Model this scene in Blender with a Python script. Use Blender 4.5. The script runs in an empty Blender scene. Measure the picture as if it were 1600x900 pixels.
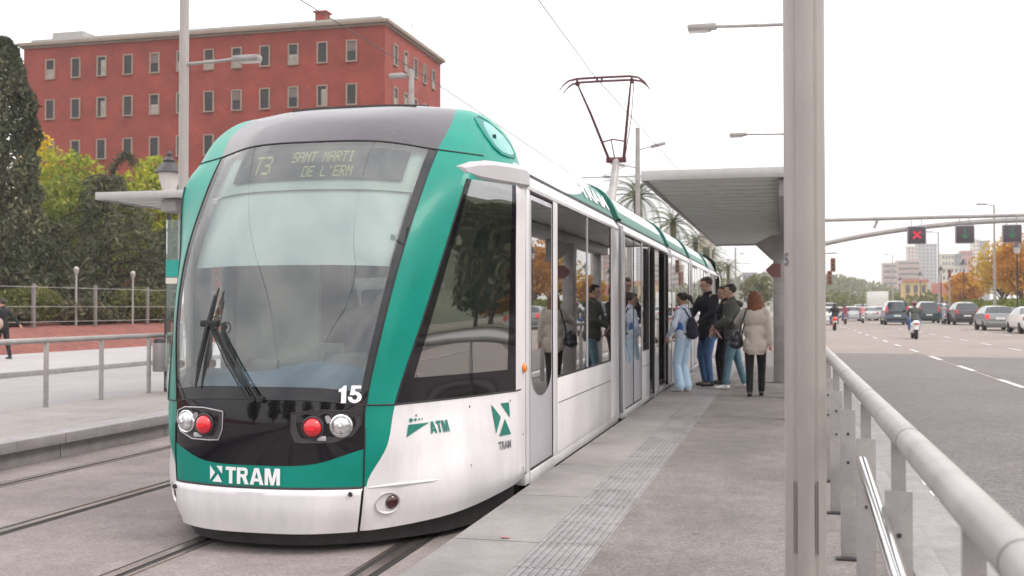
import bpy, bmesh, math, random
import numpy as np
from mathutils import Vector, Matrix, Euler
from mathutils.bvhtree import BVHTree
R = math.radians
rng = random.Random(7)
nrg = np.random.default_rng(11)
scene = bpy.context.scene
COL = scene.collection

# ------------------------------------------------------------------ helpers
def link(o, parent=None):
    COL.objects.link(o)
    if parent is not None: o.parent = parent
    return o

def tag(o, label=None, cat=None, group=None, kind=None):
    if label: o['label'] = label
    if cat: o['category'] = cat
    if group: o['group'] = group
    if kind: o['kind'] = kind
    return o

def thing(name, label, cat, loc=(0, 0, 0), rz=0.0, group=None):
    o = bpy.data.objects.new(name, None)
    o.empty_display_size = 0.2
    o.location = loc; o.rotation_euler = (0, 0, rz)
    link(o)
    return tag(o, label, cat, group)

def copy_tree(o, parent=None):
    c = o.copy(); link(c, parent)
    for ch in list(o.children): copy_tree(ch, c)
    return c

def dup(o, loc, rz, label, group=None, scale=None):
    c = copy_tree(o)
    c.location = loc; c.rotation_euler = (0, 0, rz)
    c['label'] = label
    if group: c['group'] = group
    if scale: c.scale = (scale, scale, scale)
    return c

def chain_loc(p):
    v = Vector((0, 0, 0))
    while p is not None:
        v += p.location; p = p.parent
    return v

class MB:
    """collects simple shapes and links them as one mesh object"""
    def __init__(s): s.v = []; s.f = []; s.m = []
    def add(s, vs, fs, m=0):
        b = len(s.v)
        s.v.extend([tuple(x) for x in vs])
        s.f.extend([tuple(b + i for i in f) for f in fs]); s.m.extend([m] * len(fs))
        return s
    def box(s, c, d, b=0.0, rot=None, m=0):
        x, y, z = d[0] / 2, d[1] / 2, d[2] / 2
        M = Matrix.Identity(3) if rot is None else (rot if isinstance(rot, Matrix) else Euler(rot).to_matrix())
        c = Vector(c)
        if b <= 0:
            vs = [(-x, -y, -z), (x, -y, -z), (x, y, -z), (-x, y, -z), (-x, -y, z), (x, -y, z), (x, y, z), (-x, y, z)]
            fs = [(0, 3, 2, 1), (4, 5, 6, 7), (0, 1, 5, 4), (1, 2, 6, 5), (2, 3, 7, 6), (3, 0, 4, 7)]
            s.add([c + M @ Vector(v) for v in vs], fs, m)
        else:
            bm = bmesh.new(); bmesh.ops.create_cube(bm, size=1)
            for v in bm.verts: v.co = Vector((v.co.x * d[0], v.co.y * d[1], v.co.z * d[2]))
            bmesh.ops.bevel(bm, geom=list(bm.edges), offset=min(b, min(d) * .45), segments=2, affect='EDGES', profile=.6)
            bm.verts.index_update()
            s.add([c + M @ v.co for v in bm.verts], [[v.index for v in f.verts] for f in bm.faces], m); bm.free()
        return s
    def tube(s, pts, r, n=8, cap=True, m=0):
        pts = [Vector(p) for p in pts]
        rs = r if isinstance(r, (list, tuple)) else [r] * len(pts)
        rings = []; prev = None
        for i, p in enumerate(pts):
            t = (pts[min(i + 1, len(pts) - 1)] - pts[max(i - 1, 0)])
            if t.length < 1e-9: t = Vector((0, 0, 1))
            t.normalize()
            if prev is None:
                a = Vector((0, 0, 1)) if abs(t.z) < .9 else Vector((1, 0, 0))
                u = t.cross(a).normalized()
            else:
                u = (prev - t * prev.dot(t))
                u = u.normalized() if u.length > 1e-6 else t.orthogonal().normalized()
            prev = u; w = t.cross(u)
            rings.append([p + (u * math.cos(2 * math.pi * k / n) + w * math.sin(2 * math.pi * k / n)) * rs[i] for k in range(n)])
        vs = [q for g in rings for q in g]; fs = []
        for i in range(len(pts) - 1):
            for k in range(n):
                k2 = (k + 1) % n
                fs.append((i * n + k, i * n + k2, (i + 1) * n + k2, (i + 1) * n + k))
        if cap:
            fs.append(tuple(range(n))[::-1]); fs.append(tuple((len(pts) - 1) * n + k for k in range(n)))
        return s.add(vs, fs, m)
    def prism(s, poly, a, b, axis='y', m=0):
        """polygon extruded along an axis; poly in the two other axes"""
        n = len(poly)
        def mk(p, t):
            return {'x': (t, p[0], p[1]), 'y': (p[0], t, p[1]), 'z': (p[0], p[1], t)}[axis]
        vs = [mk(p, a) for p in poly] + [mk(p, b) for p in poly]
        fs = [tuple(range(n)), tuple(range(2 * n - 1, n - 1, -1))]
        for i in range(n):
            j = (i + 1) % n
            fs.append((i, n + i, n + j, j))
        return s.add(vs, fs, m)
    def lathe(s, prof, c=(0, 0, 0), n=16, axis='z', m=0):
        c = Vector(c); vs = []; fs = []
        for (r, h) in prof:
            for k in range(n):
                a = 2 * math.pi * k / n; x, y = r * math.cos(a), r * math.sin(a)
                vs.append(c + Vector({'z': (x, y, h), 'y': (x, h, y), 'x': (h, x, y)}[axis]))
        for i in range(len(prof) - 1):
            for k in range(n):
                k2 = (k + 1) % n
                fs.append((i * n + k, i * n + k2, (i + 1) * n + k2, (i + 1) * n + k))
        fs.append(tuple(range(n))); fs.append(tuple((len(prof) - 1) * n + k for k in range(n)))
        return s.add(vs, fs, m)
    def quad(s, a, b, c, d, m=0): return s.add([a, b, c, d], [(0, 1, 2, 3)], m)
    def build(s, name, mats, parent=None, smooth=35, world=False, fix=True):
        off = chain_loc(parent) if (world and parent is not None) else Vector((0, 0, 0))
        me = bpy.data.meshes.new(name)
        me.from_pydata([(x - off.x, y - off.y, z - off.z) for x, y, z in s.v], [], s.f)
        if not isinstance(mats, (list, tuple)): mats = [mats]
        for mt in mats: me.materials.append(mt)
        if len(mats) > 1: me.polygons.foreach_set('material_index', s.m)
        if fix:
            bm = bmesh.new(); bm.from_mesh(me)
            bmesh.ops.recalc_face_normals(bm, faces=list(bm.faces)); bm.to_mesh(me); bm.free()
        if smooth:
            me.polygons.foreach_set('use_smooth', [True] * len(me.polygons))
            me.set_sharp_from_angle(angle=R(smooth))
        me.update()
        return link(bpy.data.objects.new(name, me), parent)

def spline(pts, sub):
    """centripetal Catmull-Rom through points, sub pieces per span"""
    P = [np.asarray(p, float) for p in pts]
    n = len(P)
    P = [2 * P[0] - P[1]] + P + [2 * P[-1] - P[-2]]
    out = []
    for i in range(1, n):
        p0, p1, p2, p3 = P[i - 1], P[i], P[i + 1], P[i + 2]
        d = lambda a, b: max(np.linalg.norm(a - b), 1e-4) ** .5
        t0 = 0; t1 = t0 + d(p0, p1); t2 = t1 + d(p1, p2); t3 = t2 + d(p2, p3)
        for k in range(sub):
            t = t1 + (t2 - t1) * k / sub
            A1 = (t1 - t) / (t1 - t0) * p0 + (t - t0) / (t1 - t0) * p1
            A2 = (t2 - t) / (t2 - t1) * p1 + (t - t1) / (t2 - t1) * p2
            A3 = (t3 - t) / (t3 - t2) * p2 + (t - t2) / (t3 - t2) * p3
            B1 = (t2 - t) / (t2 - t0) * A1 + (t - t0) / (t2 - t0) * A2
            B2 = (t3 - t) / (t3 - t1) * A2 + (t - t1) / (t3 - t1) * A3
            out.append((t2 - t) / (t2 - t1) * B1 + (t - t1) / (t2 - t1) * B2)
    out.append(P[n])
    return out

def blob(name, parts, mat, parent=None, voxel=.012, smooth_it=4, mats=None):
    """tapered capsules and ellipsoids fused into one continuous surface"""
    bm = bmesh.new()
    for p in parts:
        if p[0] == 'c':
            _, a, b, r0, r1 = p; a = Vector(a); b = Vector(b); L = (b - a).length
            if L < 1e-6: continue
            q = Vector((0, 0, 1)).rotation_difference((b - a).normalized()).to_matrix().to_4x4()
            bmesh.ops.create_cone(bm, cap_ends=True, segments=14, radius1=r0, radius2=r1, depth=L, matrix=Matrix.Translation((a + b) / 2) @ q)
            for c, r in ((a, r0), (b, r1)):
                bmesh.ops.create_icosphere(bm, subdivisions=2, radius=r, matrix=Matrix.Translation(c))
        else:
            c, rr = Vector(p[1]), p[2]
            rot = Euler(p[3]).to_matrix().to_4x4() if len(p) > 3 else Matrix.Identity(4)
            bmesh.ops.create_icosphere(bm, subdivisions=3, radius=1, matrix=Matrix.Translation(c) @ rot @ Matrix.Diagonal((rr[0], rr[1], rr[2], 1)))
    me = bpy.data.meshes.new(name + '_src'); bm.to_mesh(me); bm.free()
    o = bpy.data.objects.new(name + '_src', me); COL.objects.link(o)
    md = o.modifiers.new('r', 'REMESH'); md.mode = 'VOXEL'; md.voxel_size = voxel
    sm = o.modifiers.new('s', 'SMOOTH'); sm.iterations = smooth_it; sm.factor = .5
    dg = bpy.context.evaluated_depsgraph_get(); dg.update()
    out = bpy.data.meshes.new_from_object(o.evaluated_get(dg))
    bpy.data.objects.remove(o); bpy.data.meshes.remove(me)
    out.name = name; out.materials.clear(); out.materials.append(mat)
    out.polygons.foreach_set('use_smooth', [True] * len(out.polygons))
    return link(bpy.data.objects.new(name, out), parent)

def text2d(body, size, bold=0.0, res=3):
    """lettering as flat 2-D verts and faces, centred on its own box"""
    cu = bpy.data.curves.new('lettering', 'FONT'); cu.body = body; cu.size = size; cu.offset = bold; cu.resolution_u = res
    o = bpy.data.objects.new('lettering', cu); COL.objects.link(o)
    dg = bpy.context.evaluated_depsgraph_get(); dg.update()
    me = bpy.data.meshes.new_from_object(o.evaluated_get(dg))
    v = np.array([(a.co.x, a.co.y) for a in me.vertices]); f = [tuple(p.vertices) for p in me.polygons]
    bpy.data.objects.remove(o); bpy.data.curves.remove(cu); bpy.data.meshes.remove(me)
    v -= (v.max(0) + v.min(0)) / 2
    return v, f

# ------------------------------------------------------------------ materials
def nd(nt, t, **kw):
    n = nt.nodes.new(t)
    for k, v in kw.items(): setattr(n, k, v)
    return n
MATS = {}
def mat(name, col, rough=.6, metal=0.0, var=.0, scale=6.0, bump=0.0, bscale=None, coat=0.0, spec=.5, col2=None, detail=5, stain=0.0, sscale=.6, stretch=None, speck=0.0, spscale=90, gum=0.0):
    """principled surface with procedural colour variation, stains and bump"""
    m = bpy.data.materials.new(name); m.use_nodes = True; nt = m.node_tree; L = nt.links.new
    b = nt.nodes['Principled BSDF']
    b.inputs['Roughness'].default_value = rough; b.inputs['Metallic'].default_value = metal
    b.inputs['Coat Weight'].default_value = coat; b.inputs['Coat Roughness'].default_value = .06
    b.inputs['Specular IOR Level'].default_value = spec
    c1 = tuple(col) + (1,)
    b.inputs['Base Color'].default_value = c1
    if var or stain or bump or speck or gum:
        tc = nd(nt, 'ShaderNodeTexCoord'); src = tc.outputs['Object']
        if stretch:
            mp = nd(nt, 'ShaderNodeMapping'); mp.inputs['Scale'].default_value = stretch
            L(src, mp.inputs['Vector']); src = mp.outputs['Vector']
        out = None
        if var:
            n = nd(nt, 'ShaderNodeTexNoise'); n.inputs['Scale'].default_value = scale; n.inputs['Detail'].default_value = detail; n.inputs['Roughness'].default_value = .65
            L(src, n.inputs['Vector'])
            rp = nd(nt, 'ShaderNodeValToRGB')
            d = tuple(col2) + (1,) if col2 else tuple(max(0, c * (1 - var)) for c in col) + (1,)
            h = c1 if col2 else tuple(min(1, c * (1 + var)) for c in col) + (1,)
            rp.color_ramp.elements[0].position = .3; rp.color_ramp.elements[1].position = .7
            rp.color_ramp.elements[0].color = d; rp.color_ramp.elements[1].color = h
            L(n.outputs['Fac'], rp.inputs['Fac']); out = rp.outputs['Color']
            rr = nd(nt, 'ShaderNodeMapRange'); rr.inputs['To Min'].default_value = max(0.02, rough * .85); rr.inputs['To Max'].default_value = min(1, rough * 1.15 + .01)
            L(n.outputs['Fac'], rr.inputs['Value']); L(rr.outputs['Result'], b.inputs['Roughness'])
        def mul(prev, fac_out):
            mx = nd(nt, 'ShaderNodeMix', data_type='RGBA', blend_type='MULTIPLY'); mx.inputs[0].default_value = 1
            if prev is None: mx.inputs[6].default_value = c1
            else: L(prev, mx.inputs[6])
            L(fac_out, mx.inputs[7]); return mx.outputs[2]
        if stain:
            n2 = nd(nt, 'ShaderNodeTexNoise'); n2.inputs['Scale'].default_value = sscale; n2.inputs['Detail'].default_value = 6; n2.inputs['Roughness'].default_value = .7
            L(src, n2.inputs['Vector'])
            r2 = nd(nt, 'ShaderNodeValToRGB'); k = 1 - stain
            r2.color_ramp.elements[0].position = .38; r2.color_ramp.elements[1].position = .6
            r2.color_ramp.elements[0].color = (k, k, k, 1); r2.color_ramp.elements[1].color = (1, 1, 1, 1)
            L(n2.outputs['Fac'], r2.inputs['Fac']); out = mul(out, r2.outputs['Color'])
        if speck:
            n3 = nd(nt, 'ShaderNodeTexVoronoi'); n3.inputs['Scale'].default_value = spscale
            L(src, n3.inputs['Vector'])
            sp = nd(nt, 'ShaderNodeSeparateColor'); L(n3.outputs['Color'], sp.inputs['Color'])
            r3 = nd(nt, 'ShaderNodeMapRange'); r3.inputs['To Min'].default_value = 1 - speck; r3.inputs['To Max'].default_value = 1 + speck
            L(sp.outputs[0], r3.inputs['Value']); out = mul(out, r3.outputs['Result'])
        if gum:
            n5 = nd(nt, 'ShaderNodeTexVoronoi'); n5.inputs['Scale'].default_value = 2.6
            L(src, n5.inputs['Vector'])
            r5 = nd(nt, 'ShaderNodeMapRange'); r5.inputs['From Min'].default_value = .045; r5.inputs['From Max'].default_value = .075; r5.inputs['To Min'].default_value = 1 - gum; r5.inputs['To Max'].default_value = 1
            L(n5.outputs['Distance'], r5.inputs['Value']); out = mul(out, r5.outputs['Result'])
        if out is not None: L(out, b.inputs['Base Color'])
        if bump:
            n4 = nd(nt, 'ShaderNodeTexNoise'); n4.inputs['Scale'].default_value = bscale or scale * 4; n4.inputs['Detail'].default_value = 4
            L(src, n4.inputs['Vector'])
            bp = nd(nt, 'ShaderNodeBump'); bp.inputs['Strength'].default_value = bump; bp.inputs['Distance'].default_value = .01
            L(n4.outputs['Fac'], bp.inputs['Height']); L(bp.outputs['Normal'], b.inputs['Normal'])
    MATS[name] = m
    return m

def glass(name, tint=(.55, .62, .6), base=.06, rough=.0, fres=1.5, gloss=(1, 1, 1), wob=.02):
    """a window pane: tinted see-through mixed with a mirror by Fresnel"""
    m = bpy.data.materials.new(name); m.use_nodes = True; nt = m.node_tree; L = nt.links.new
    for n in list(nt.nodes): nt.nodes.remove(n)
    o = nd(nt, 'ShaderNodeOutputMaterial'); mx = nd(nt, 'ShaderNodeMixShader')
    tr = nd(nt, 'ShaderNodeBsdfTransparent'); tr.inputs['Color'].default_value = tuple(tint) + (1,)
    gl = nd(nt, 'ShaderNodeBsdfGlossy'); gl.inputs['Roughness'].default_value = rough; gl.inputs['Color'].default_value = tuple(gloss) + (1,)
    fr = nd(nt, 'ShaderNodeFresnel'); fr.inputs['IOR'].default_value = fres
    ad = nd(nt, 'ShaderNodeMath', operation='ADD', use_clamp=True); ad.inputs[1].default_value = base
    L(fr.outputs[0], ad.inputs[0]); L(ad.outputs[0], mx.inputs[0]); L(tr.outputs[0], mx.inputs[1]); L(gl.outputs[0], mx.inputs[2]); L(mx.outputs[0], o.inputs['Surface'])
    tc = nd(nt, 'ShaderNodeTexCoord'); nz = nd(nt, 'ShaderNodeTexNoise'); nz.inputs['Scale'].default_value = 1.6; nz.inputs['Detail'].default_value = 1
    bp = nd(nt, 'ShaderNodeBump'); bp.inputs['Strength'].default_value = wob; bp.inputs['Distance'].default_value = .02
    L(tc.outputs['Object'], nz.inputs['Vector']); L(nz.outputs['Fac'], bp.inputs['Height']); L(bp.outputs['Normal'], gl.inputs['Normal'])
    return m

def leafmat(name, cols, trans=.35):
    """foliage: colour differs from leaf to leaf, some light passes through"""
    m = bpy.data.materials.new(name); m.use_nodes = True; nt = m.node_tree; L = nt.links.new
    for n in list(nt.nodes): nt.nodes.remove(n)
    o = nd(nt, 'ShaderNodeOutputMaterial'); mx = nd(nt, 'ShaderNodeMixShader'); mx.inputs[0].default_value = trans
    d = nd(nt, 'ShaderNodeBsdfDiffuse'); t = nd(nt, 'ShaderNodeBsdfTranslucent')
    g = nd(nt, 'ShaderNodeNewGeometry'); tc = nd(nt, 'ShaderNodeTexCoord')
    nz = nd(nt, 'ShaderNodeTexNoise'); nz.inputs['Scale'].default_value = .55; nz.inputs['Detail'].default_value = 3
    L(tc.outputs['Object'], nz.inputs['Vector'])
    a = nd(nt, 'ShaderNodeMath', operation='MULTIPLY'); a.inputs[1].default_value = .45; L(g.outputs['Random Per Island'], a.inputs[0])
    b2 = nd(nt, 'ShaderNodeMath', operation='MULTIPLY_ADD'); b2.inputs[1].default_value = 1.4; b2.inputs[2].default_value = -.42; L(nz.outputs['Fac'], b2.inputs[0])
    s = nd(nt, 'ShaderNodeMath', operation='ADD', use_clamp=True); L(a.outputs[0], s.inputs[0]); L(b2.outputs[0], s.inputs[1])
    rp = nd(nt, 'ShaderNodeValToRGB'); e = rp.color_ramp.elements
    e[0].color = tuple(cols[0]) + (1,); e[1].color = tuple(cols[-1]) + (1,); e[0].position = .15; e[1].position = .9
    for i, c in enumerate(cols[1:-1]):
        x = e.new(.15 + .75 * (i + 1) / (len(cols) - 1)); x.color = tuple(c) + (1,)
    L(s.outputs[0], rp.inputs['Fac'])
    for q in (d, t): L(rp.outputs['Color'], q.inputs['Color'])
    L(d.outputs[0], mx.inputs[1]); L(t.outputs[0], mx.inputs[2]); L(mx.outputs[0], o.inputs['Surface'])
    return m

def emit(name, col, strength):
    m = bpy.data.materials.new(name); m.use_nodes = True; b = m.node_tree.nodes['Principled BSDF']
    b.inputs['Base Color'].default_value = tuple(c * .3 for c in col) + (1,)
    b.inputs['Emission Color'].default_value = tuple(col) + (1,); b.inputs['Emission Strength'].default_value = strength
    b.inputs['Roughness'].default_value = .2
    return m

WHITE = mat('white_paint', (.73, .695, .71), .32, var=.035, scale=2, coat=.3, stain=.15, sscale=2.2, speck=.02, spscale=160, stretch=(1, 1, .3))
ROOFW = mat('roof_white', (.78, .75, .74), .22, var=.03, scale=2, coat=.5)
TEAL = mat('teal_paint', (.001, .235, .178), .33, var=.06, scale=2.5, coat=.10, spec=.25, stain=.12, sscale=1.7)
TEALD = mat('dark_green_vinyl', (.01, .16, .12), .4, var=.05)
COWL = mat('charcoal_cowl', (.062, .052, .066), .28, var=.18, scale=3, coat=.3, stain=.2, sscale=1.2)
GLOSSB = mat('gloss_black', (.006, .005, .008), .05, spec=.55)
BLACK = mat('black_rubber', (.012, .012, .013), .6, var=.2, scale=12, bump=.1)
SKIRT = mat('skirt_black', (.03, .026, .028), .6, var=.35, scale=14, bump=.3, bscale=60)
DOORG = mat('door_grey', (.52, .50, .54), .4, var=.04, coat=.2, metal=.2)
SILVER = mat('silver_paint', (.55, .53, .56), .35, metal=.45, var=.05)
MIRG = mat('mirror_housing_grey', (.40, .375, .39), .4, var=.05, coat=.2)
CHROME = mat('polished_steel', (.8, .8, .82), .10, metal=1, var=.04, scale=3)
GALV = mat('grey_painted_steel', (.35, .325, .318), .42, metal=.15, var=.10, scale=5, stain=.20, sscale=3.0, speck=.03, spscale=140)
POLEM = mat('pole_paint', (.37, .333, .316), .40, metal=.2, var=.06, scale=4, stain=.14, sscale=1.4, stretch=(1, 1, .35))
ALU = mat('brushed_alu', (.44, .425, .42), .35, metal=.6, var=.06, scale=8)
DARKM = mat('dark_metal', (.05, .045, .05), .45, metal=.3, var=.15)
PANTO = mat('pantograph_red_brown', (.10, .028, .04), .5, metal=.2, var=.2, scale=9)
WHITEV = mat('white_vinyl', (.85, .84, .85), .4, var=.02)
GREYV = mat('grey_vinyl', (.13, .12, .14), .4, var=.03)
ORANGE = mat('amber_lens', (.75, .20, .015), .15, coat=.8, var=.05)
REDLENS = mat('red_lens', (.62, .008, .02), .10, coat=1, var=.1, scale=20)
DKRED = mat('dark_red_lens', (.05, .006, .008), .12, coat=.9, var=.1)
REDLIT = emit('red_tail_light', (1, .02, .03), .9)
GREENLIT = emit('green_signal', (.02, .45, .20), .14)
REDSIG = emit('red_signal', (.9, .02, .06), .75)
LEDTXT = emit('display_amber_green', (.52, .56, .22), .42)
LAMPW = mat('lamp_lens', (.62, .62, .66), .12, metal=.7, coat=1, var=.6, scale=34)
FROST = mat('frosted_lamp_glass', (.60, .56, .54), .3, var=.04)
WGLASS = glass('windscreen_glass', (.80, .87, .845), .065, fres=1.5)
SGLASS = glass('side_window_glass', (.36, .40, .38), .20, fres=1.6)
CGLASS = glass('cab_window_glass', (.42, .45, .41), .28, fres=1.6, wob=.0)
PGLASS = glass('clear_pane', (.82, .92, .88), .03)
CARGLASS = mat('car_window', (.03, .04, .045), .06, coat=.8, var=.1)

ASPH_TRACK = mat('track_bed_concrete', (.245, .208, .202), .9, var=.12, scale=3.5, bump=.35, bscale=120, stain=.30, sscale=.55, speck=.18, spscale=70)
PLATM = mat('platform_asphalt', (.188, .166, .160), .92, var=.16, scale=5, bump=.5, bscale=170, stain=.28, sscale=.8, speck=.28, spscale=95, gum=.35)
COPING = mat('platform_coping', (.245, .226, .222), .8, var=.12, scale=3, bump=.2, bscale=90, stain=.26, sscale=1.0, speck=.10, spscale=120, gum=.22)
TACT = mat('tactile_paving', (.25, .232, .24), .85, var=.2, scale=7, bump=.2, bscale=120, stain=.25, sscale=2.2, speck=.14, spscale=100)
ROADN = mat('asphalt_dark', (.148, .132, .130), .9, var=.12, scale=4, bump=.5, bscale=150, stain=.14, sscale=.35, speck=.35, spscale=60)
ROADF = mat('asphalt_worn', (.25, .206, .188), .9, var=.10, scale=1.5, bump=.2, bscale=80, stain=.18, sscale=.12, speck=.15, spscale=40)
ROADL = mat('asphalt_pale', (.275, .255, .26), .9, var=.08, scale=1.2, stain=.10, sscale=.25, speck=.1, spscale=40)
PAVE = mat('pavement_pale', (.34, .315, .32), .9, var=.06, scale=1.5, stain=.12, sscale=.4)
PLATL = mat('far_platform_paving', (.255, .228, .222), .9, var=.1, scale=3, stain=.2, sscale=.7, speck=.14, spscale=80)
KERB = mat('kerb_granite', (.27, .25, .255), .85, var=.12, scale=7, stain=.2, sscale=1.5, speck=.12)
PAINTW = mat('road_paint', (.62, .58, .57), .8, var=.12, scale=6, stain=.35, sscale=5)
REDBANK = mat('red_shale_bank', (.20, .062, .048), .95, var=.35, scale=4, bump=.6, bscale=25, stain=.2, sscale=1)
EARTH = mat('dry_earth', (.17, .15, .11), .95, var=.3, scale=.5, stain=.3, sscale=.08)
STEELR = mat('rail_steel', (.42, .36, .34), .25, metal=.85, var=.15, scale=20, stretch=(1, .05, 1))
GROOVE = mat('rail_groove', (.02, .017, .018), .8, var=.2)
# ------------------------------------------------------------------ world, sun, camera
SUN_EL, SUN_AZ = 52.0, 100.0          # azimuth from +Y, clockwise: high on the right
w = bpy.data.worlds.new('World'); scene.world = w; w.use_nodes = True
nt = w.node_tree; L = nt.links.new
bg = nt.nodes['Background']
sky = nd(nt, 'ShaderNodeTexSky', sky_type='NISHITA'); sky.sun_disc = False
sky.sun_elevation = R(SUN_EL); sky.sun_rotation = R(SUN_AZ); sky.dust_density = 3.0; sky.air_density = 1.0
tc = nd(nt, 'ShaderNodeTexCoord'); mp = nd(nt, 'ShaderNodeMapping'); mp.inputs['Scale'].default_value = (1, 1, 2.6)
L(tc.outputs['Generated'], mp.inputs['Vector'])
nz = nd(nt, 'ShaderNodeTexNoise'); nz.inputs['Scale'].default_value = 3.2; nz.inputs['Detail'].default_value = 6; nz.inputs['Roughness'].default_value = .55
L(mp.outputs['Vector'], nz.inputs['Vector'])
rp = nd(nt, 'ShaderNodeValToRGB'); e = rp.color_ramp.elements
e[0].position = .36; e[0].color = (.62, .625, .645, 1); e[1].position = .66; e[1].color = (1.0, .977, .945, 1)
L(nz.outputs['Fac'], rp.inputs['Fac'])
sc = nd(nt, 'ShaderNodeMix', data_type='RGBA', blend_type='MULTIPLY'); sc.inputs[0].default_value = 1; sc.clamp_result = False
L(rp.outputs['Color'], sc.inputs[6]); sc.inputs[7].default_value = (17, 17, 17, 1)
mx = nd(nt, 'ShaderNodeMix', data_type='RGBA'); mx.inputs[0].default_value = .86      # a closed white cloud cover over the clear sky
L(sky.outputs['Color'], mx.inputs[6]); L(sc.outputs[2], mx.inputs[7]); L(mx.outputs[2], bg.inputs['Color'])
sz = nd(nt, 'ShaderNodeSeparateXYZ'); L(tc.outputs['Generated'], sz.inputs[0])      # an overcast sky is brighter overhead
zr = nd(nt, 'ShaderNodeMapRange'); zr.inputs['From Min'].default_value = .05; zr.inputs['From Max'].default_value = 1; zr.inputs['To Min'].default_value = .86; zr.inputs['To Max'].default_value = 1.45
L(sz.outputs[2], zr.inputs['Value'])
sm_ = nd(nt, 'ShaderNodeMix', data_type='RGBA', blend_type='MULTIPLY'); sm_.inputs[0].default_value = 1; sm_.clamp_result = False
L(mx.outputs[2], sm_.inputs[6]); L(zr.outputs['Result'], sm_.inputs[7]); L(sm_.outputs[2], bg.inputs['Color'])
bg.inputs['Strength'].default_value = .12

sl = bpy.data.lights.new('sun', 'SUN'); sl.energy = 1.4; sl.angle = R(22); sl.color = (1, .93, .84)
so = bpy.data.objects.new('sun', sl); link(so)
az, el = R(SUN_AZ), R(SUN_EL)
d = Vector((math.sin(az) * math.cos(el), math.cos(az) * math.cos(el), math.sin(el)))
so.rotation_euler = d.to_track_quat('Z', 'Y').to_euler()

cd = bpy.data.cameras.new('camera'); cam = bpy.data.objects.new('camera', cd); link(cam)
cam.location = (0, 0, 1.6); cam.rotation_euler = (R(90 + 1.01698), 0, R(14.11385))
cd.lens = 36 * 1690 / 1600; cd.sensor_width = 36; cd.clip_start = .05; cd.clip_end = 6000
scene.camera = cam
cd.dof.use_dof = True; cd.dof.focus_distance = 6.0; cd.dof.aperture_fstop = 4.8
vs = scene.view_settings
vs.view_transform = 'Standard'; vs.look = 'None'; vs.exposure = 0.16; vs.gamma = 1.0; vs.use_curve_mapping = False

# ------------------------------------------------------------------ ground, tracks, platforms, roads
CX = -3.28                              # centre line of the near track's tram
def struct(name, mb, m, parent=None, smooth=0):
    o = mb.build(name, m, parent, smooth=smooth)
    if parent is None: o['kind'] = 'structure'
    return o
def sheet(x0, x1, y0, y1, z, thick=.05): return MB().box(((x0 + x1) / 2, (y0 + y1) / 2, z - thick / 2), (x1 - x0, y1 - y0, thick))

struct('ground', MB().quad((-3000, -3000, -.16), (3000, -3000, -.16), (3000, 3000, -.16), (-3000, 3000, -.16)), EARTH)
struct('track_bed', sheet(-7.44, -1.84, -40, 400, 0, .15), ASPH_TRACK)

def track(xa, xb, label):
    t = thing('tram_track', label, 'tram track', ((xa + xb) / 2, 0, 0), group='pairs of grooved tram rails')
    for x, sgn in ((xa, 1), (xb, -1)):
        m = MB()
        m.box((x, 150, .004), (.068, 380, .014))
        m.box((x + sgn * .094, 150, .003), (.030, 380, .010))
        r = m.build('rail', STEELR, t, world=True)
        MB().box((x + sgn * .0565, 150, .0025), (.044, 380, .004)).build('groove', GROOVE, r, smooth=0, world=True)
        MB().box((x - sgn * .055, 150, .0015), (.040, 380, .004)).build('joint_filler', GROOVE, r, smooth=0, world=True)
    return t
track(-3.885, -2.43, 'grooved steel rails running under the front of the tram beside the near platform')
track(-6.85, -5.405, 'empty grooved steel rails in the open lane left of the tram')

# near platform
pl = struct('near_platform', sheet(-.985, .62, -12, 60, .27, .35), PLATM)
cp = MB(); yy = -12.0
while yy < 60:
    cp.box((-1.605, yy + .745, .09), (.51, 1.482, .36), .008); yy += 1.5
cp.build('coping_slab', COPING, pl, smooth=30)
tb = MB(); yy = -12.0
while yy < 60:
    tb.box((-1.1675, yy + .2975, .10), (.365, .592, .335))
    for k in range(9): tb.box((-1.1675 - .160 + .04 * k, yy + .2975, .2695), (.017, .586, .008))
    yy += .6
tb.build('tactile_strip', TACT, pl, smooth=0)
MB().box((-1.9, 24, .0), (.07, 72, .30)).build('platform_face', KERB, pl, smooth=0)
# far platform on the left
fp = struct('far_platform', sheet(-9.75, -7.72, -20, 70, .262, .35), PLATL)
m = MB(); yy = -20
while yy < 70:
    m.box((-7.56, yy + 1, .215), (.34, 1.988, .11), .01); m.box((-7.60, yy + 1, .07), (.28, 1.985, .18)); yy += 2
m.build('coping_slab', KERB, fp, smooth=30)

# right road, a little below the platform, with its kerb and markings
ZR = .215
rd = struct('road', sheet(.62, 18.5, -40, 900, ZR, .3), ROADF)
m = MB()
m.box(((1.36 + 3.93) / 2, 5.5, ZR + .004), (3.93 - 1.36, 57, .006)); m.box((7.1, 5, ZR + .004), (6.1, 54, .006))
m.build('dark_asphalt_patch', ROADN, rd, smooth=0)
MB().box((.93, 40, ZR + .006), (.38, 170, .006)).build('gutter_strip', KERB, rd, smooth=0)
MB().box((.70, 40, ZR + .02), (.16, 170, .10), .01).build('kerb', KERB, rd)
mk = MB()
nrs = random.Random(3)
yy = -6.0
while yy < 120:                       # worn white edge line made of short broken pieces
    l = nrs.uniform(.12, .5); wd = nrs.uniform(.10, .20)
    mk.box((1.16 + nrs.uniform(-.03, .03), yy + l / 2, ZR + .011), (wd, l, .006)); yy += l + nrs.choice([.01, .02, .02, .06])
for x, ph in ((3.96, 0), (7.25, 2.0), (10.5, 1.0), (13.7, 2.5)):
    yy = -20 + ph
    while yy < 300:
        mk.box((x, yy + 1.1, ZR + .013), (.12, 2.2, .006)); yy += 5.0
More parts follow.
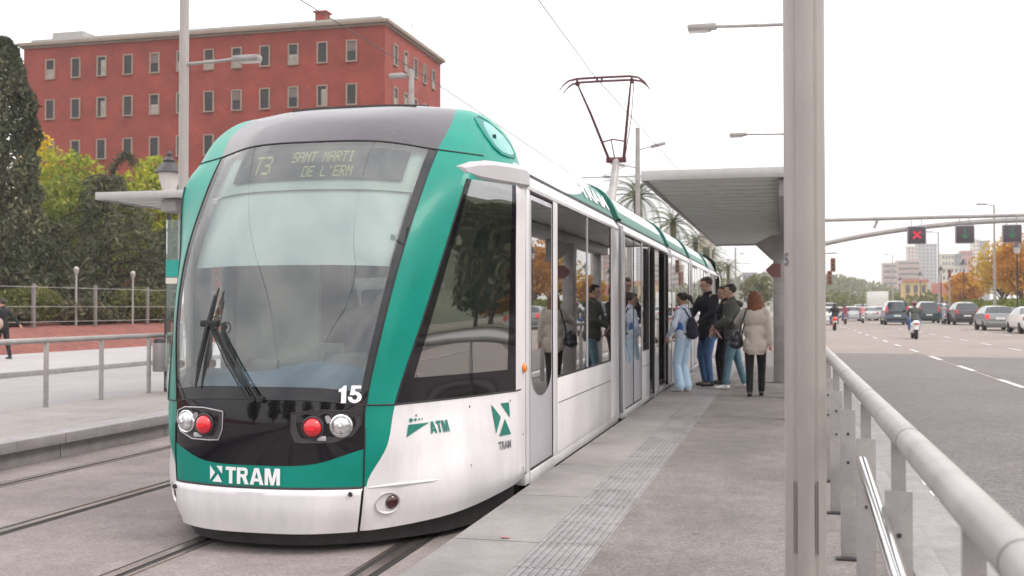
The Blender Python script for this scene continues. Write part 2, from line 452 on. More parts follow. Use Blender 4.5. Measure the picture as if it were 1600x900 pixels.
mk.build('lane_marking', PAINTW, rd, smooth=0)
struct('right_pavement', sheet(18.5, 28, -40, 500, .34, .4), PAVE)
struct('service_road', sheet(28, 36, -40, 500, .26, .4), ROADN)
struct('right_verge', sheet(36, 300, -40, 500, .36, .4), EARTH)

# left road, pavement and the red bank with the park behind
struct('left_road', sheet(-17.0, -9.85, -60, 400, .0, .12), ROADL)
lp = struct('left_pavement', sheet(-23.6, -17.16, -60, 400, .11, .3), PAVE)
MB().box((-17.08, 170, .045), (.15, 460, .15), .015).build('kerb', KERB, lp)
m = MB(); n = 60
prof = [(-23.6, .10), (-24.3, .30), (-25.5, .60), (-27.0, .85), (-32, .95), (-80, 1.0)]
for i in range(len(prof) - 1):
    (xa, za), (xb, zb) = prof[i], prof[i + 1]
    for k in range(n):
        ya, yb = -40 + k * 5, -40 + (k + 1) * 5
        m.quad((xa, ya, za), (xa, yb, za), (xb, yb, zb), (xb, ya, zb))
bank = m.build('red_bank', REDBANK, None, smooth=80); bank['kind'] = 'structure'
struct('park_ground', MB().quad((-400, -60, 1.02), (-31, -60, 1.02), (-31, 500, 1.02), (-400, 500, 1.02)), EARTH)
# ------------------------------------------------------------------ the tram
TRAM = thing('tram', 'white and teal tram numbered 15 standing at the near platform with its doors open', 'tram', (CX, 6.4, 0))
def cxn(Y): return CX - .03 * max(0.0, 8.2 - Y)
# control rows of the cab, each from the centre line (s = 0) outwards to the side: (s, Y, z)
ROWS = [
 [(0, 6.44, .14), (.36, 6.48, .14), (.63, 6.63, .14), (.72, 6.70, .14), (1.08, 7.16, .175), (1.29, 7.95, .25), (1.30, 8.2, .27)],
 [(0, 6.41, .29), (.37, 6.45, .29), (.66, 6.60, .29), (.74, 6.68, .29), (1.10, 7.12, .30), (1.32, 7.95, .33), (1.325, 8.2, .33)],
 [(0, 6.41, .43), (.38, 6.455, .43), (.675, 6.595, .43), (.69, 6.61, .435), (1.11, 7.13, .45), (1.325, 7.94, .45), (1.325, 8.2, .45)],
 [(0, 6.41, .575), (.39, 6.46, .588), (.685, 6.59, .68), (.795, 6.70, .69), (1.10, 7.25, .70), (1.325, 7.93, .70), (1.325, 8.2, .70)],
 [(0, 6.43, 1.00), (.40, 6.48, .995), (.69, 6.606, .965), (.825, 6.764, .956), (1.083, 7.344, .96), (1.325, 7.93, .97), (1.325, 8.2, .97)],
 [(0, 6.57, 1.50), (.45, 6.615, 1.50), (.765, 6.718, 1.50), (.926, 6.995, 1.50), (1.130, 7.461, 1.50), (1.325, 7.93, 1.50), (1.325, 8.2, 1.50)],
 [(0, 6.76, 1.97), (.48, 6.80, 1.965), (.815, 6.90, 1.95), (1.005, 7.190, 1.95), (1.168, 7.561, 1.95), (1.325, 7.93, 1.95), (1.325, 8.2, 1.95)],
 [(0, 7.06, 2.52), (.50, 7.10, 2.51), (.852, 7.255, 2.49), (1.108, 7.42, 2.52), (1.218, 7.674, 2.52), (1.325, 7.93, 2.52), (1.325, 8.2, 2.52)],
 [(0, 7.27, 2.805), (.50, 7.31, 2.795), (.868, 7.47, 2.745), (1.105, 7.62, 2.72), (1.19, 7.84, 2.72), (1.255, 8.10, 2.72), (1.255, 8.32, 2.72)],
 [(0, 7.54, 3.03), (.50, 7.57, 3.015), (.88, 7.70, 2.945), (1.03, 7.83, 2.95), (1.10, 8.01, 2.95), (1.145, 8.20, 2.95), (1.15, 8.38, 2.95)],
 [(0, 7.90, 3.165), (.48, 7.92, 3.16), (.84, 7.98, 3.12), (.94, 8.02, 3.105), (.99, 8.14, 3.095), (1.03, 8.27, 3.08), (1.04, 8.40, 3.075)],
 [(0, 8.40, 3.225), (.42, 8.40, 3.222), (.76, 8.40, 3.20), (.86, 8.42, 3.18), (.90, 8.44, 3.165), (.94, 8.46, 3.15), (.955, 8.48, 3.145)],
]
SUB = 6
def mirror(row, i): return [(-s * (1 if k < 2 else ((.955, .96, .97, 1.01)[i] if k > 2 else 1.0) if i < 4 else (1.035 if k > 2 else 1.0) if i < 9 else (1.09 if k > 2 else 1.04)), y, z) for k, (s, y, z) in list(enumerate(row))[:0:-1]] + list(row)
def rowline(i, r):
    P = mirror(r, i)
    if i < 4 or i > 7: return spline(P, SUB)
    out = []                                             # the side windows are creased off the pillars
    for a, b in ((0, 1), (1, 3), (3, 9), (9, 11), (11, 12)):
        q = spline(P[a:b + 1], SUB); out += q[:-1] if b < 12 else q
    return out
fineR = [rowline(i, r) for i, r in enumerate(ROWS)]                  # 12 rows x 73
NC = len(fineR[0])
cols = [spline([fineR[i][j] for i in range(len(ROWS))], SUB) for j in range(NC)]
NR = len(cols[0])
G = np.array([[cols[j][i] for j in range(NC)] for i in range(NR)])   # s, Y, z
GW = G.copy()
for i in range(NR):
    for j in range(NC): GW[i, j, 0] += cxn(G[i, j, 1])
NOSE = BVHTree.FromPolygons([tuple(p) for p in GW.reshape(-1, 3)], [(i * NC + j, i * NC + j + 1, (i + 1) * NC + j + 1, (i + 1) * NC + j) for i in range(NR - 1) for j in range(NC - 1)])
def front(s, z, off=0.0):
    """point on the cab skin at lateral s and height z, seen from the front"""
    Y = 6.6
    for _ in range(3):
        h = NOSE.ray_cast(Vector((cxn(Y) + s, 0, z)), Vector((0, 1, 0)))
        if h[0] is None: return Vector((cxn(Y) + s, Y, z)), Vector((0, -1, 0))
        Y = h[0].y
    n = h[1]
    if n.y > 0: n = -n
    return h[0] + n * off, n
def side(Y, z, off=0.0):
    h = NOSE.ray_cast(Vector((5, Y, z)), Vector((-1, 0, 0)))
    if h[0] is None: return Vector((CX + 1.325 + off, Y, z)), Vector((1, 0, 0))
    n = h[1]
    if n.x < 0: n = -n
    return h[0] + n * off, n

def zone(r, u):
    a = abs(u); sd = 'r' if u > 0 else 'l'
    if r < 2: return 'bumper' if a < 2 else 'cab_panel_' + sd
    if r < 4:
        if a < 2: return 'fascia' if r < 3 else 'light_panel'
        return 'frame' if a < 3 else 'cab_panel_' + sd
    if r < 8:
        if a < 2: return 'windscreen'
        if a < 3: return 'frame'
        if a < 5: return 'cab_window_' + sd if r < 7 else 'frame'
        return 'cab_panel_' + sd
    return 'cowl' if a < 2 else 'frame'
ZN = {}
for i in range(NR - 1):
    for j in range(NC - 1):
        r, u = (i + .5) / SUB, (j + .5) / SUB - 6
        ZN.setdefault(zone(r, u), []).append((i, j, r, u))
def patch(name, cells, mats, mi=None, dy=0.0, dn=0.0, parent=TRAM, sm=50):
    idx = {}; vs = []; fs = []; ms = []
    for (i, j, r, u) in cells:
        f = []
        for (a, b) in ((i, j), (i, j + 1), (i + 1, j + 1), (i + 1, j)):
            if (a, b) not in idx:
                idx[(a, b)] = len(vs); p = GW[a, b].copy(); p[1] += dy(a / SUB, b / SUB - 6) if callable(dy) else dy; vs.append(p)
            f.append(idx[(a, b)])
        fs.append(f); ms.append(mi(r, u) if mi else 0)
    mb = MB(); mb.v = [tuple(v) for v in vs]; mb.f = [tuple(f) for f in fs]; mb.m = ms
    return mb.build(name, mats, parent, smooth=sm, world=True)
patch('bumper', ZN['bumper'], WHITE, dy=lambda r, u: -.03 if .0 <= r < 1.9 else 0.0)
patch('lower_fascia', ZN['fascia'], TEAL)
LPAN = patch('light_panel', ZN['light_panel'], GLOSSB)
patch('front_frame', ZN['frame'], TEAL)
patch('roof_cowl', ZN['cowl'], COWL)
patch('windscreen', ZN['windscreen'], [WGLASS, GLOSSB], mi=lambda r, u: 1 if (abs(u) > 1.83 or r < 4.16) else 0)
for sd in 'rl':
    patch('cab_panel', ZN['cab_panel_' + sd], WHITE)
    patch('cab_side_window', ZN['cab_window_' + sd], [CGLASS, GLOSSB], mi=lambda r, u: 1 if (r < 4.3 or abs(u) > 4.83 or abs(u) < 3.16) else 0)
# skirt below the cab
row0 = GW[0]; sk = MB(); pv = []
for j in range(3, NC - 3):
    x, y, z = row0[j]; c = CX; k = .965
    pv.append(((c + (x - c) * k, y + .05, z + .03), (c + (x - c) * k * .99, y + .08, .045)))
for a, b in zip(pv[:-1], pv[1:]): sk.quad(a[0], b[0], b[1], a[1])
sk.build('skirt', SKIRT, TRAM, world=True, smooth=60)
# seams
def seam(pts, r=.0045): return MB().tube(pts, r, 5)
def gridline_r(r, u0, u1, dy=-.002): return [tuple(GW[int(round(r * SUB)), j] + np.array([0, dy, 0])) for j in range(int(round((u0 + 6) * SUB)), int(round((u1 + 6) * SUB)) + 1)]
def gridline_u(u, r0, r1, dy=-.002): return [tuple(GW[i, int(round((u + 6) * SUB))] + np.array([0, dy, 0])) for i in range(int(round(r0 * SUB)), int(round(r1 * SUB)) + 1)]
sm = MB()
for pts, rr in ((gridline_r(2, -2, 2, .0), .010), (gridline_u(2, 0, 3.5), .006), (gridline_u(-2, 0, 3.5), .006), (gridline_r(4, 2, 5.5), .006), (gridline_r(4, -5.5, -2), .006),
                (gridline_r(8, -3.3, 3.3), .006), (gridline_u(2, 4, 8), .005), (gridline_u(-2, 4, 8), .005), (gridline_r(4, -2, 2), .004),
                (gridline_u(3, 4, 7), .007), (gridline_u(-3, 4, 7), .007)):
    sm.tube(pts, rr, 5)
sm.build('panel_seam', BLACK, TRAM, world=True)

# lights
def frame_at(p, n):
    z = n.normalized(); x = Vector((0, 0, 1)).cross(z).normalized(); y = z.cross(x)
    return Matrix((x, y, z)).transposed()
def lamp(name, s, z, r, m, rim, par):
    p, n = front(s, z, .002); n = Vector((n.x * .5, n.y, n.z * .3)).normalized(); M = frame_at(p, n)
    mb = MB(); prof = [(r * 1.0, .0), (r * .97, .022), (r * .80, .036), (r * .5, .046), (r * .2, .050), (.001, .050)]
    vs = []; N = 22
    for q, h in prof:
        for k in range(N):
            a = 2 * math.pi * k / N; vs.append(p + M @ Vector((q * math.cos(a), q * math.sin(a), h)))
    fs = [(i * N + k, i * N + (k + 1) % N, (i + 1) * N + (k + 1) % N, (i + 1) * N + k) for i in range(len(prof) - 1) for k in range(N)]
    mb.add(vs, fs)
    o = mb.build(name, m, TRAM, world=True, smooth=60)
    rb = MB(); ring = [p + M @ Vector(((r + .006) * math.cos(2 * math.pi * k / 24), (r + .006) * math.sin(2 * math.pi * k / 24), .010)) for k in range(25)]
    rb.tube(ring, .009, 6, cap=False).build('lamp_rim', rim, o, world=True)
    return o, p, n, M
for sg in (-1, 1):
    # recessed dark bucket outline around each pair
    ol = []
    for s, z in ((.24, .915), (.40, .935), (.58, .93), (.66, .90), (.665, .84), (.62, .765), (.50, .725), (.34, .725), (.27, .73), (.24, .80)):
        ol.append(front(sg * s, z, .006)[0])
    c = sum(ol, Vector()) / len(ol)
    mb = MB(); mb.add([c] + ol, [(0, 1 + i, 1 + (i + 1) % len(ol)) for i in range(len(ol))])
    hb = mb.build('lamp_housing', DARKM, TRAM, world=True, smooth=60)
    MB().tube(ol + [ol[0]], .004, 6, cap=False).build('housing_edge', SILVER if sg < 0 else GLOSSB, hb, world=True)
    o, p, n, M = lamp('headlight', sg * .555, .835, .062, LAMPW, CHROME, hb)
    bulb = MB(); bulb.lathe([(.012, .046), (.012, .056), (.004, .060)], (0, 0, 0), 10); bulb.v = [tuple(p + M @ Vector(v)) for v in bulb.v]; bulb.build('bulb', CHROME, o, world=True)
    o, p, n, M = lamp('tail_light', sg * .385, .825, .062, REDLENS, DARKM, hb)
    st = MB()
    for k in (-1, 0, 1): st.box(p + M @ Vector((k * .016, -.006, .049)), (.011, .011, .011), 0, M)
    st.build('light_source', REDLIT, o, world=True)
    q, n2 = front(sg * .47, .875, .004); MB().lathe([(.026, 0), (.022, .012), (.001, .016)], q, 12, 'y').build('lamp_reflector', CHROME, hb, world=True)
    q, n2 = front(sg * .44, .755, .010); MB().box(q, (.06, .012, .03), .006).build('marker_light', SILVER, hb, world=True)

# lettering set on the skin
def letters(name, body, size, fn, m, bold=.0, sx=1.0, parent=TRAM, res=3, shear=0.0):
    v, f = text2d(body, size, bold, res)
    mb = MB(); mb.add([fn(x * sx + shear * y, y) for x, y in v], f)
    return mb.build(name, m, parent, world=True, smooth=0, fix=False)
BLK = {
 'T': (.72, [[(0, .8), (.24, .8), (.48, .8), (.72, .8), (.72, 1), (0, 1)], [(.24, 0), (.48, 0), (.48, .8), (.24, .8)]]),
 'R': (.80, [[(0, 0), (.24, 0), (.24, 1), (0, 1)], [(.24, .81), (.5, .81), (.5, 1), (.24, 1)], [(.5, 1), (.5, .81), (.53, .77), (.53, .64), (.5, .60), (.5, .42), (.62, .455), (.71, .56), (.745, .71), (.72, .88), (.62, .98)], [(.24, .42), (.5, .42), (.5, .60), (.24, .60)], [(.36, .42), (.54, 0), (.80, 0), (.62, .455), (.5, .42)]]),
 'A': (.90, [[(0, 0), (.25, 0), (.45, .78), (.45, 1), (.30, 1)], [(.45, .78), (.65, 0), (.90, 0), (.60, 1), (.45, 1)], [(.301, .2), (.599, .2), (.553, .38), (.347, .38)]]),
 'M': (.96, [[(0, 0), (.22, 0), (.22, 1), (0, 1)], [(.74, 0), (.96, 0), (.96, 1), (.74, 1)], [(.22, 1), (.22, .60), (.38, 0), (.48, 0), (.48, .36), (.33, 1)], [(.74, 1), (.63, 1), (.48, .36), (.48, 0), (.58, 0), (.74, .60)]]),
 '1': (.42, [[(.14, 0), (.40, 0), (.40, 1), (.25, 1), (.14, .84)], [(.14, .84), (0, .80), (0, .64), (.14, .64)]]),
 '5': (.68, [[(.12, .82), (.62, .82), (.62, 1), (.12, 1)], [(.06, .46), (.27, .44), (.31, .60), (.32, .82), (.12, .82)]] +
      [[(.31 + .35 * math.cos(a), .33 + .34 * math.sin(a)), (.31 + .35 * math.cos(b), .33 + .34 * math.sin(b)), (.31 + .13 * math.cos(b), .33 + .15 * math.sin(b)), (.31 + .13 * math.cos(a), .33 + .15 * math.sin(a))] for a, b in [(R(118 - 30.4 * k), R(118 - 30.4 * (k + 1))) for k in range(10)]]),
}
def blocks(name, body, h, fn, m, sx=1.0, gap=.09, parent=None):
    x = 0; polys = []
    for ch in body:
        wd, ps = BLK[ch]
        polys += [[((px + x) * h * sx, (py - .5) * h) for px, py in p] for p in ps]; x += wd + gap
    wtot = (x - gap) * h * sx
    mb = MB()
    for p in polys: mb.add([fn(a - wtot / 2, b) for a, b in p], [tuple(range(len(p)))])
    return mb.build(name, m, parent or TRAM, world=True, smooth=0, fix=False)
DOT = {'S': '01111 10000 10000 01110 00001 00001 11110', 'A': '01110 10001 10001 11111 10001 10001 10001', 'N': '10001 11001 10101 10011 10001 10001 10001',
 'T': '11111 00100 00100 00100 00100 00100 00100', 'M': '10001 11011 10101 10101 10001 10001 10001', 'R': '11110 10001 10001 11110 10100 10010 10001', 'I': '01110 00100 00100 00100 00100 00100 01110',
 'D': '11110 10001 10001 10001 10001 10001 11110', 'E': '11111 10000 10000 11110 10000 10000 11111', 'L': '10000 10000 10000 10000 10000 10000 11111', "'": '00100 00100 00000 00000 00000 00000 00000',
 ' ': '00000 00000 00000 00000 00000 00000 00000', '3': '11110 00001 00001 01110 00001 00001 11110'}
def dots(name, body, h, fn, m, parent=None, sx=.62):
    cell = h / 7; mb = MB(); x = 0; tot = len(body) * 6 * cell * sx
    for ch in body:
        for r_, row in enumerate(DOT[ch].split()):
            for c_, b in enumerate(row):
                if b == '1':
                    a0 = (x + c_) * cell * sx - tot / 2; b0 = (6 - r_) * cell - h / 2
                    mb.add([fn(a0, b0), fn(a0 + cell * sx * .86, b0), fn(a0 + cell * sx * .86, b0 + cell * .86), fn(a0, b0 + cell * .86)], [(0, 1, 2, 3)])
        x += 6
    return mb.build(name, m, parent or TRAM, world=True, smooth=0, fix=False)
def shape2d(name, polys, fn, m, parent=TRAM):
    mb = MB()
    for p in polys: mb.add([fn(x, y) for x, y in p], [tuple(range(len(p)))])
    return mb.build(name, m, parent, world=True, smooth=0, fix=False)
XLOGO = [[(0, 1), (.10, 1), (.45, .55), (.10, .02), (0, .08)], [(.55, 1), (1, 1), (1, .48), (.80, .74)], [(.55, .42), (.78, .0), (.22, 0)][::-1]]
XLOGO = [[(0.0, 1.0), (.42, .58), (0.02, .10)], [(.52, 1.0), (1.0, 1.0), (.98, .52)], [(.66, .50), (1.0, .0), (.20, 0.0)]]
fr = lambda s0, z0, off=.006: (lambda x, y: tuple(front(s0 + x, z0 + y, off)[0]))
blocks('front_lettering', 'TRAM', .108, fr(-.015, .505), WHITEV, 1.0, .07)
shape2d('front_emblem', [[(x * .10, y * .105) for x, y in p] for p in XLOGO], fr(-.335, .455), WHITEV)
blocks('fleet_number', '15', .112, fr(.598, 1.035, .008), WHITEV, 1.0, .10)
sdf = lambda Y0, z0, off=.006: (lambda x, y: tuple(side(Y0 + x, z0 + y, off)[0]))
blocks('operator_lettering', 'ATM', .080, sdf(7.10, .780), TEALD, .72, .10)
shape2d('operator_emblem', [[(-.150, -.040), (.0, .025), (.045, .040), (-.125, .040)]] + [[(dx + r_ * math.cos(t), .068 + r_ * math.sin(t)) for t in np.linspace(0, 2 * math.pi, 10)[:-1]] for dx, r_ in ((-.10, .014), (-.065, .010), (-.035, .007), (-.01, .006))], sdf(6.98, .775), TEALD)
shape2d('side_emblem', [[(x * .20, y * .235) for x, y in p] for p in XLOGO], sdf(7.64, .655), TEALD)
letters('side_lettering', 'TRAM', .085, sdf(7.745, .585), GREYV, .001, .8)

for Y_, z_ in ((6.93, .87), (7.42, .89), (7.86, .90), (8.12, .62), (8.12, .36)): MB().lathe([(.008, -.002), (.008, .002), (.003, .003)], side(Y_, z_, .001)[0], 8, 'x').build('screw', DARKM, TRAM, world=True)
# tow cover eye and round lamp in the corner panel
p, n = front(.60, .395, .036); MB().lathe([(.017, 0), (.013, -.010), (.001, -.010)], p, 12, 'y').build('bolt', DARKM, TRAM, world=True)
p, n = front(-.64, .395, .036); MB().lathe([(.017, 0), (.013, -.010), (.001, -.010)], p, 12, 'y').build('bolt', DARKM, TRAM, world=True)
for sg in (1, -1):
    p, n = front(sg * .795, .315, .0); M = frame_at(p, n)
    mb = MB(); N = 20; vs = []
    for q, h in ((.070, .004), (.062, -.012), (.050, -.016), (.0, -.016)):
        for k in range(N):
            a = 2 * math.pi * k / N; vs.append(p + M @ Vector((q * 1.25 * math.cos(a) - .012, q * math.sin(a), h + .012)))
    mb.add(vs, [(i * N + k, i * N + (k + 1) % N, (i + 1) * N + (k + 1) % N, (i + 1) * N + k) for i in range(3) for k in range(N)])
    o = mb.build('fog_lamp_recess', WHITE, TRAM, world=True, smooth=60)
    mb = MB(); vs = []
    for q, h in ((.047, .002), (.040, .014), (.02, .020), (.0, .021)):
        for k in range(N):
            a = 2 * math.pi * k / N; vs.append(p + M @ Vector((q * math.cos(a) + .022, q * math.sin(a), h)))
    mb.add(vs, [(i * N + k, i * N + (k + 1) % N, (i + 1) * N + (k + 1) % N, (i + 1) * N + k) for i in range(3) for k in range(N)])
    mb.build('fog_lamp_lens', DKRED, o, world=True, smooth=60)
# the raised crease above it
MB().tube([front(.70, .425, .0)[0], front(.85, .43, .004)[0], front(1.0, .43, .002)[0], front(1.06, .43, -.004)[0]], [.004, .011, .008, .003], 8).build('panel_crease', WHITE, TRAM, world=True)

# wiper
wm = MB()
fp_ = lambda s, z, off: tuple(front(s, z, off)[0])
for d0 in (0, .055):
    wm.tube([fp_(-.02 + d0, 1.00, .045), fp_(-.20 + d0 * .8, 1.22, .05), fp_(-.385 + d0 * .5, 1.46, .05)], .0085, 6)
    wm.tube([fp_(-.045 + d0, 1.00, .045), fp_(-.225 + d0 * .8, 1.22, .05), fp_(-.40 + d0 * .5, 1.46, .05)], .005, 6)
wm.box(front(-.40, 1.475, .05)[0], (.13, .04, .045), .01)
for s0, z0 in ((-.01, 1.0), (.04, 1.0)): wm.lathe([(.022, -.02), (.022, .03), (.012, .04)], front(s0, z0, .03)[0], 10, 'y')
wo = wm.build('wiper_arm', BLACK, TRAM, world=True)
wb = MB(); wb.tube([fp_(-.40, 1.72, .03), fp_(-.415, 1.60, .032), fp_(-.43, 1.47, .032), fp_(-.455, 1.2, .03), fp_(-.465, 1.06, .028)], [.006, .015, .020, .016, .006], 6)
wb.tube([fp_(-.405, 1.66, .05), fp_(-.41, 1.47, .065), fp_(-.45, 1.2, .05)], .009, 6)
wb.build('wiper_blade', BLACK, wo, world=True)
hs = [fp_(-.36 + .05 * math.cos(t), 1.475 + .04 * math.sin(t), .06) for t in np.linspace(math.pi, -math.pi * .6, 14)]
MB().tube(hs, .004, 5).build('washer_hose', BLACK, wo, world=True)
wm = MB().tube([fp_(-.43, 1.96, .012), fp_(-.40, 1.985, .012), fp_(-.37, 2.0, .012)], .006, 5)

# cab interior
def inner(r0, r1, u0, u1, dy, name, m, parent=TRAM):
    cells = [(i, j, 0, 0) for i in range(int(r0 * SUB), int(r1 * SUB)) for j in range(int((u0 + 6) * SUB), int((u1 + 6) * SUB))]
    return patch(name, cells, m, dy=dy, parent=parent)
BLIND = mat('roller_blind', (.60, .655, .645), .8, var=.08, scale=1.6)
CABP = mat('cab_lining', (.50, .56, .54), .7, var=.05)
DASH = mat('dashboard_blue_grey', (.16, .30, .46), .45, var=.25, scale=2)
SEATM = mat('seat_cloth', (.035, .045, .075), .85, var=.2)
PAPER = mat('paper', (.70, .74, .74), .7, var=.04)
BULK = mat('bulkhead_green_grey', (.44, .52, .48), .6, var=.15, scale=1.2)
LCD = mat('display_black', (.045, .040, .050), .25, var=.1)
inner(5.84, 6.84, -1.67, 1.67, .13, 'sun_blind', BLIND)
inner(6.84, 8.0, -1.84, 1.84, .10, 'header_panel', CABP)
dsp = inner(7.01, 7.84, -1.17, 1.5, .07, 'destination_display', LCD)
def disp(s0, z0): 
    def f(x, y):
        p = front(s0 + x, z0 + y, 0)[0]; return (p.x, p.y + .055, p.z)
    return f
dots('destination_text', 'SANT MARTI', .085, disp(.09, 2.69), LEDTXT, sx=.66)
dots('destination_text', "DE L'ERM", .085, disp(.155, 2.575), LEDTXT, sx=.66)
dots('line_number', 'T3', .15, disp(-.37, 2.635), LEDTXT, sx=.60)
da = MB()
pr = []
for q in np.linspace(-1, 1, 15):
    y0 = front(q * .60, 1.02, 0)[0].y + .04; hump = .08 * math.exp(-((q - .25) / .45) ** 2)
    P = lambda hw, y, z: (cxn(y) + q * hw, y, z)
    pr.append([P(.60, y0, .98), P(.66, y0 + .16, 1.04 + hump * .3), P(.70, 7.05, 1.13 + hump), P(.80, 7.22, 1.15 + hump), P(.82, 7.28, .95), P(.82, 7.28, .5)])
for a, b in zip(pr[:-1], pr[1:]):
    for k in range(5): da.quad(a[k], b[k], b[k + 1], a[k + 1])
da.build('dashboard', DASH, TRAM, world=True, smooth=60)
MB().quad((CX - .30, 6.66, 1.035), (CX + .12, 6.66, 1.035), (CX + .12, 6.80, 1.085), (CX - .30, 6.80, 1.085)).build('paper_sheet', PAPER, TRAM, world=True, smooth=0)
st = MB(); st.box((CX + .22, 7.62, .98), (.50, .48, .12), .05); st.box((CX + .22, 7.86, 1.33), (.50, .12, .56), .06, (-.12, 0, 0)); st.box((CX + .22, 7.91, 1.66), (.28, .09, .16), .04)
st.box((CX + .22, 7.62, .70), (.16, .16, .46))
st.build('driver_seat', SEATM, TRAM, world=True)
MB().box((CX, 8.0, .47), (2.3, 1.4, .06)).build('cab_floor', DARKM, TRAM, world=True)
bk = MB(); bk.box((CX - .85, 8.36, 1.6), (.75, .04, 2.2)); bk.box((CX + .85, 8.36, 1.6), (.75, .04, 2.2)); bk.box((CX, 8.36, 2.5), (.96, .04, .5)); bk.box((CX, 8.36, .9), (.96, .04, .8))
bk.build('bulkhead', BULK, TRAM, world=True)
MB().box((CX, 8.36, 1.77), (.94, .012, .94)).build('bulkhead_window', PGLASS, TRAM, world=True)
shape2d('bulkhead_emblem', [[(x * .10, y * .20) for x, y in p] for p in XLOGO], lambda x, y: (CX + .53 + x, 8.325, 1.60 + y), WHITEV)

cm = MB(); cm.box((CX + .28, 7.12, 1.20), (.34, .05, .17), .02, (-.35, 0, 0)); cm.box((CX - .38, 7.14, 1.17), (.26, .05, .12), .02, (-.35, 0, 0)); cm.build('console_screen', LCD, TRAM, world=True)
# mirror housing over the cab window, camera hatch in the arch
for sg in (1, -1):
    mb = MB()
    pr = [(7.44, 2.555, 1.06, .04, .035), (7.53, 2.53, 1.135, .09, .075), (7.68, 2.522, 1.215, .11, .095), (7.90, 2.52, 1.305, .12, .10), (8.12, 2.525, 1.355, .12, .10), (8.21, 2.535, 1.35, .10, .085)]
    rings = []
    for y, zb, so_, wd, hh in pr:
        x1 = so_ + .015; x0 = so_ - .16
        rings.append([(CX + sg * x0, y, zb), (CX + sg * (x1 - .02), y, zb), (CX + sg * x1, y, zb + .02), (CX + sg * (x1 - .01), y, zb + hh * 1.3), (CX + sg * (x1 - .05), y, zb + hh * 1.65), (CX + sg * x0, y, zb + hh * 1.9)])
    vs = [p for g in rings for p in g]; n6 = 6
    fs = [(i * n6 + k, i * n6 + (k + 1) % n6, (i + 1) * n6 + (k + 1) % n6, (i + 1) * n6 + k) for i in range(len(pr) - 1) for k in range(n6)] + [tuple(range(6)), tuple(range((len(pr) - 1) * 6, len(pr) * 6))]
    mb.add(vs, fs).build('mirror_housing', MIRG, TRAM, world=True, smooth=40)
def hatch(sgn):
    pts = [(7.90, 2.98), (7.96, 3.05), (8.03, 3.075), (8.11, 3.05), (8.18, 2.96), (8.22, 2.86), (8.23, 2.79), (8.18, 2.765), (8.05, 2.755), (7.95, 2.765), (7.89, 2.81), (7.87, 2.89)]
    ol = [side(y, z, .006)[0] for y, z in pts]
    inn = []
    c2 = (8.06, 2.90)
    for y, z in pts: inn.append(side(c2[0] + (y - c2[0]) * .80 + .012, c2[1] + (z - c2[1]) * .80 - .008, .010)[0])
    cen = side(c2[0], c2[1], .016)[0]
    if sgn < 0:
        fl = lambda p: Vector((2 * CX - p.x, p.y, p.z)); ol = [fl(p) for p in ol]; inn = [fl(p) for p in inn]; cen = fl(cen)
    n = len(ol)
    mb = MB(); mb.add(ol + inn, [(i, (i + 1) % n, n + (i + 1) % n, n + i) for i in range(n)])
    h = mb.build('camera_hatch', mat('hatch_teal_rim', (.006, .17, .15), .4), TRAM, world=True, smooth=60)
    MB().add([cen] + inn, [(0, 1 + i, 1 + (i + 1) % n) for i in range(n)]).build('hatch_cover', mat('hatch_cover_teal', (.06, .33, .30), .15, coat=.6), h, world=True, smooth=60)
    MB().tube(ol + [ol[0]], .008, 6, cap=False).build('hatch_rim', TEAL, h, world=True)
    e = side(7.99, 2.90, .014)[0]
    if sgn < 0: e = fl(e)
    MB().lathe([(.018, -.01), (.018, .008), (.010, .010)], e, 12, 'x').build('camera_eye', BLACK, h, world=True)
hatch(1); hatch(-1)
# slots in the cowl
cs = MB()
for yy, hw in ((7.93, .52), (8.12, .56)):
    cs.tube([(CX + s, NOSE.ray_cast(Vector((CX + s, yy, 5)), Vector((0, 0, -1)))[0].y, NOSE.ray_cast(Vector((CX + s, yy, 5)), Vector((0, 0, -1)))[0].z + .002) for s in np.linspace(-hw, hw, 12)], .012, 6)
cs.build('cowl_slot', BLACK, TRAM, world=True)
# amber indicator
for sg in (1, -1):
    MB().lathe([(.036, 0), (.036, sg * .012), (.025, sg * .024), (.001, sg * .028)], (CX + sg * 1.325, 8.14, 1.13), 16, 'x').build('indicator_lamp', ORANGE, TRAM, world=True)

# straight body sections
PROF = [(1.245, 2.70), (1.205, 2.80), (1.145, 2.92), (1.06, 3.03), (.96, 3.10), (.83, 3.15), (.60, 3.18), (0, 3.19)]
FLOOR = mat('tram_floor', (.09, .09, .10), .8); CEIL = mat('tram_ceiling', (.55, .55, .53), .6)
POLEY = mat('grab_pole', (.55, .48, .25), .3, metal=.4)
def roofpt(t):
    """t runs 0..1 from the gutter to the middle of the roof"""
    t = t * (len(PROF) - 1); i = min(int(t), len(PROF) - 2); k = t - i
    return (PROF[i][0] * (1 - k) + PROF[i + 1][0] * k, PROF[i][1] * (1 - k) + PROF[i + 1][1] * k)
def wallbox(sg, ya, yb, za, zb, s0, s1, mb, b=.0, m=0): mb.box((CX + sg * (s0 + s1) / 2, (ya + yb) / 2, (za + zb) / 2), (abs(s1 - s0), yb - ya, zb - za), b, None, m)
def doorglass(mb, sg, ya, yb, zb, zt, s):
    c = (ya + yb) / 2; rr = (yb - ya) / 2
    poly = [(ya, zt), (yb, zt)] + [(c + rr * math.cos(t), zb + rr * .55 - rr * .55 * math.sin(t)) for t in np.linspace(0, math.pi, 14)]
    mb.prism(poly, CX + sg * (s - .012), CX + sg * s, 'x')
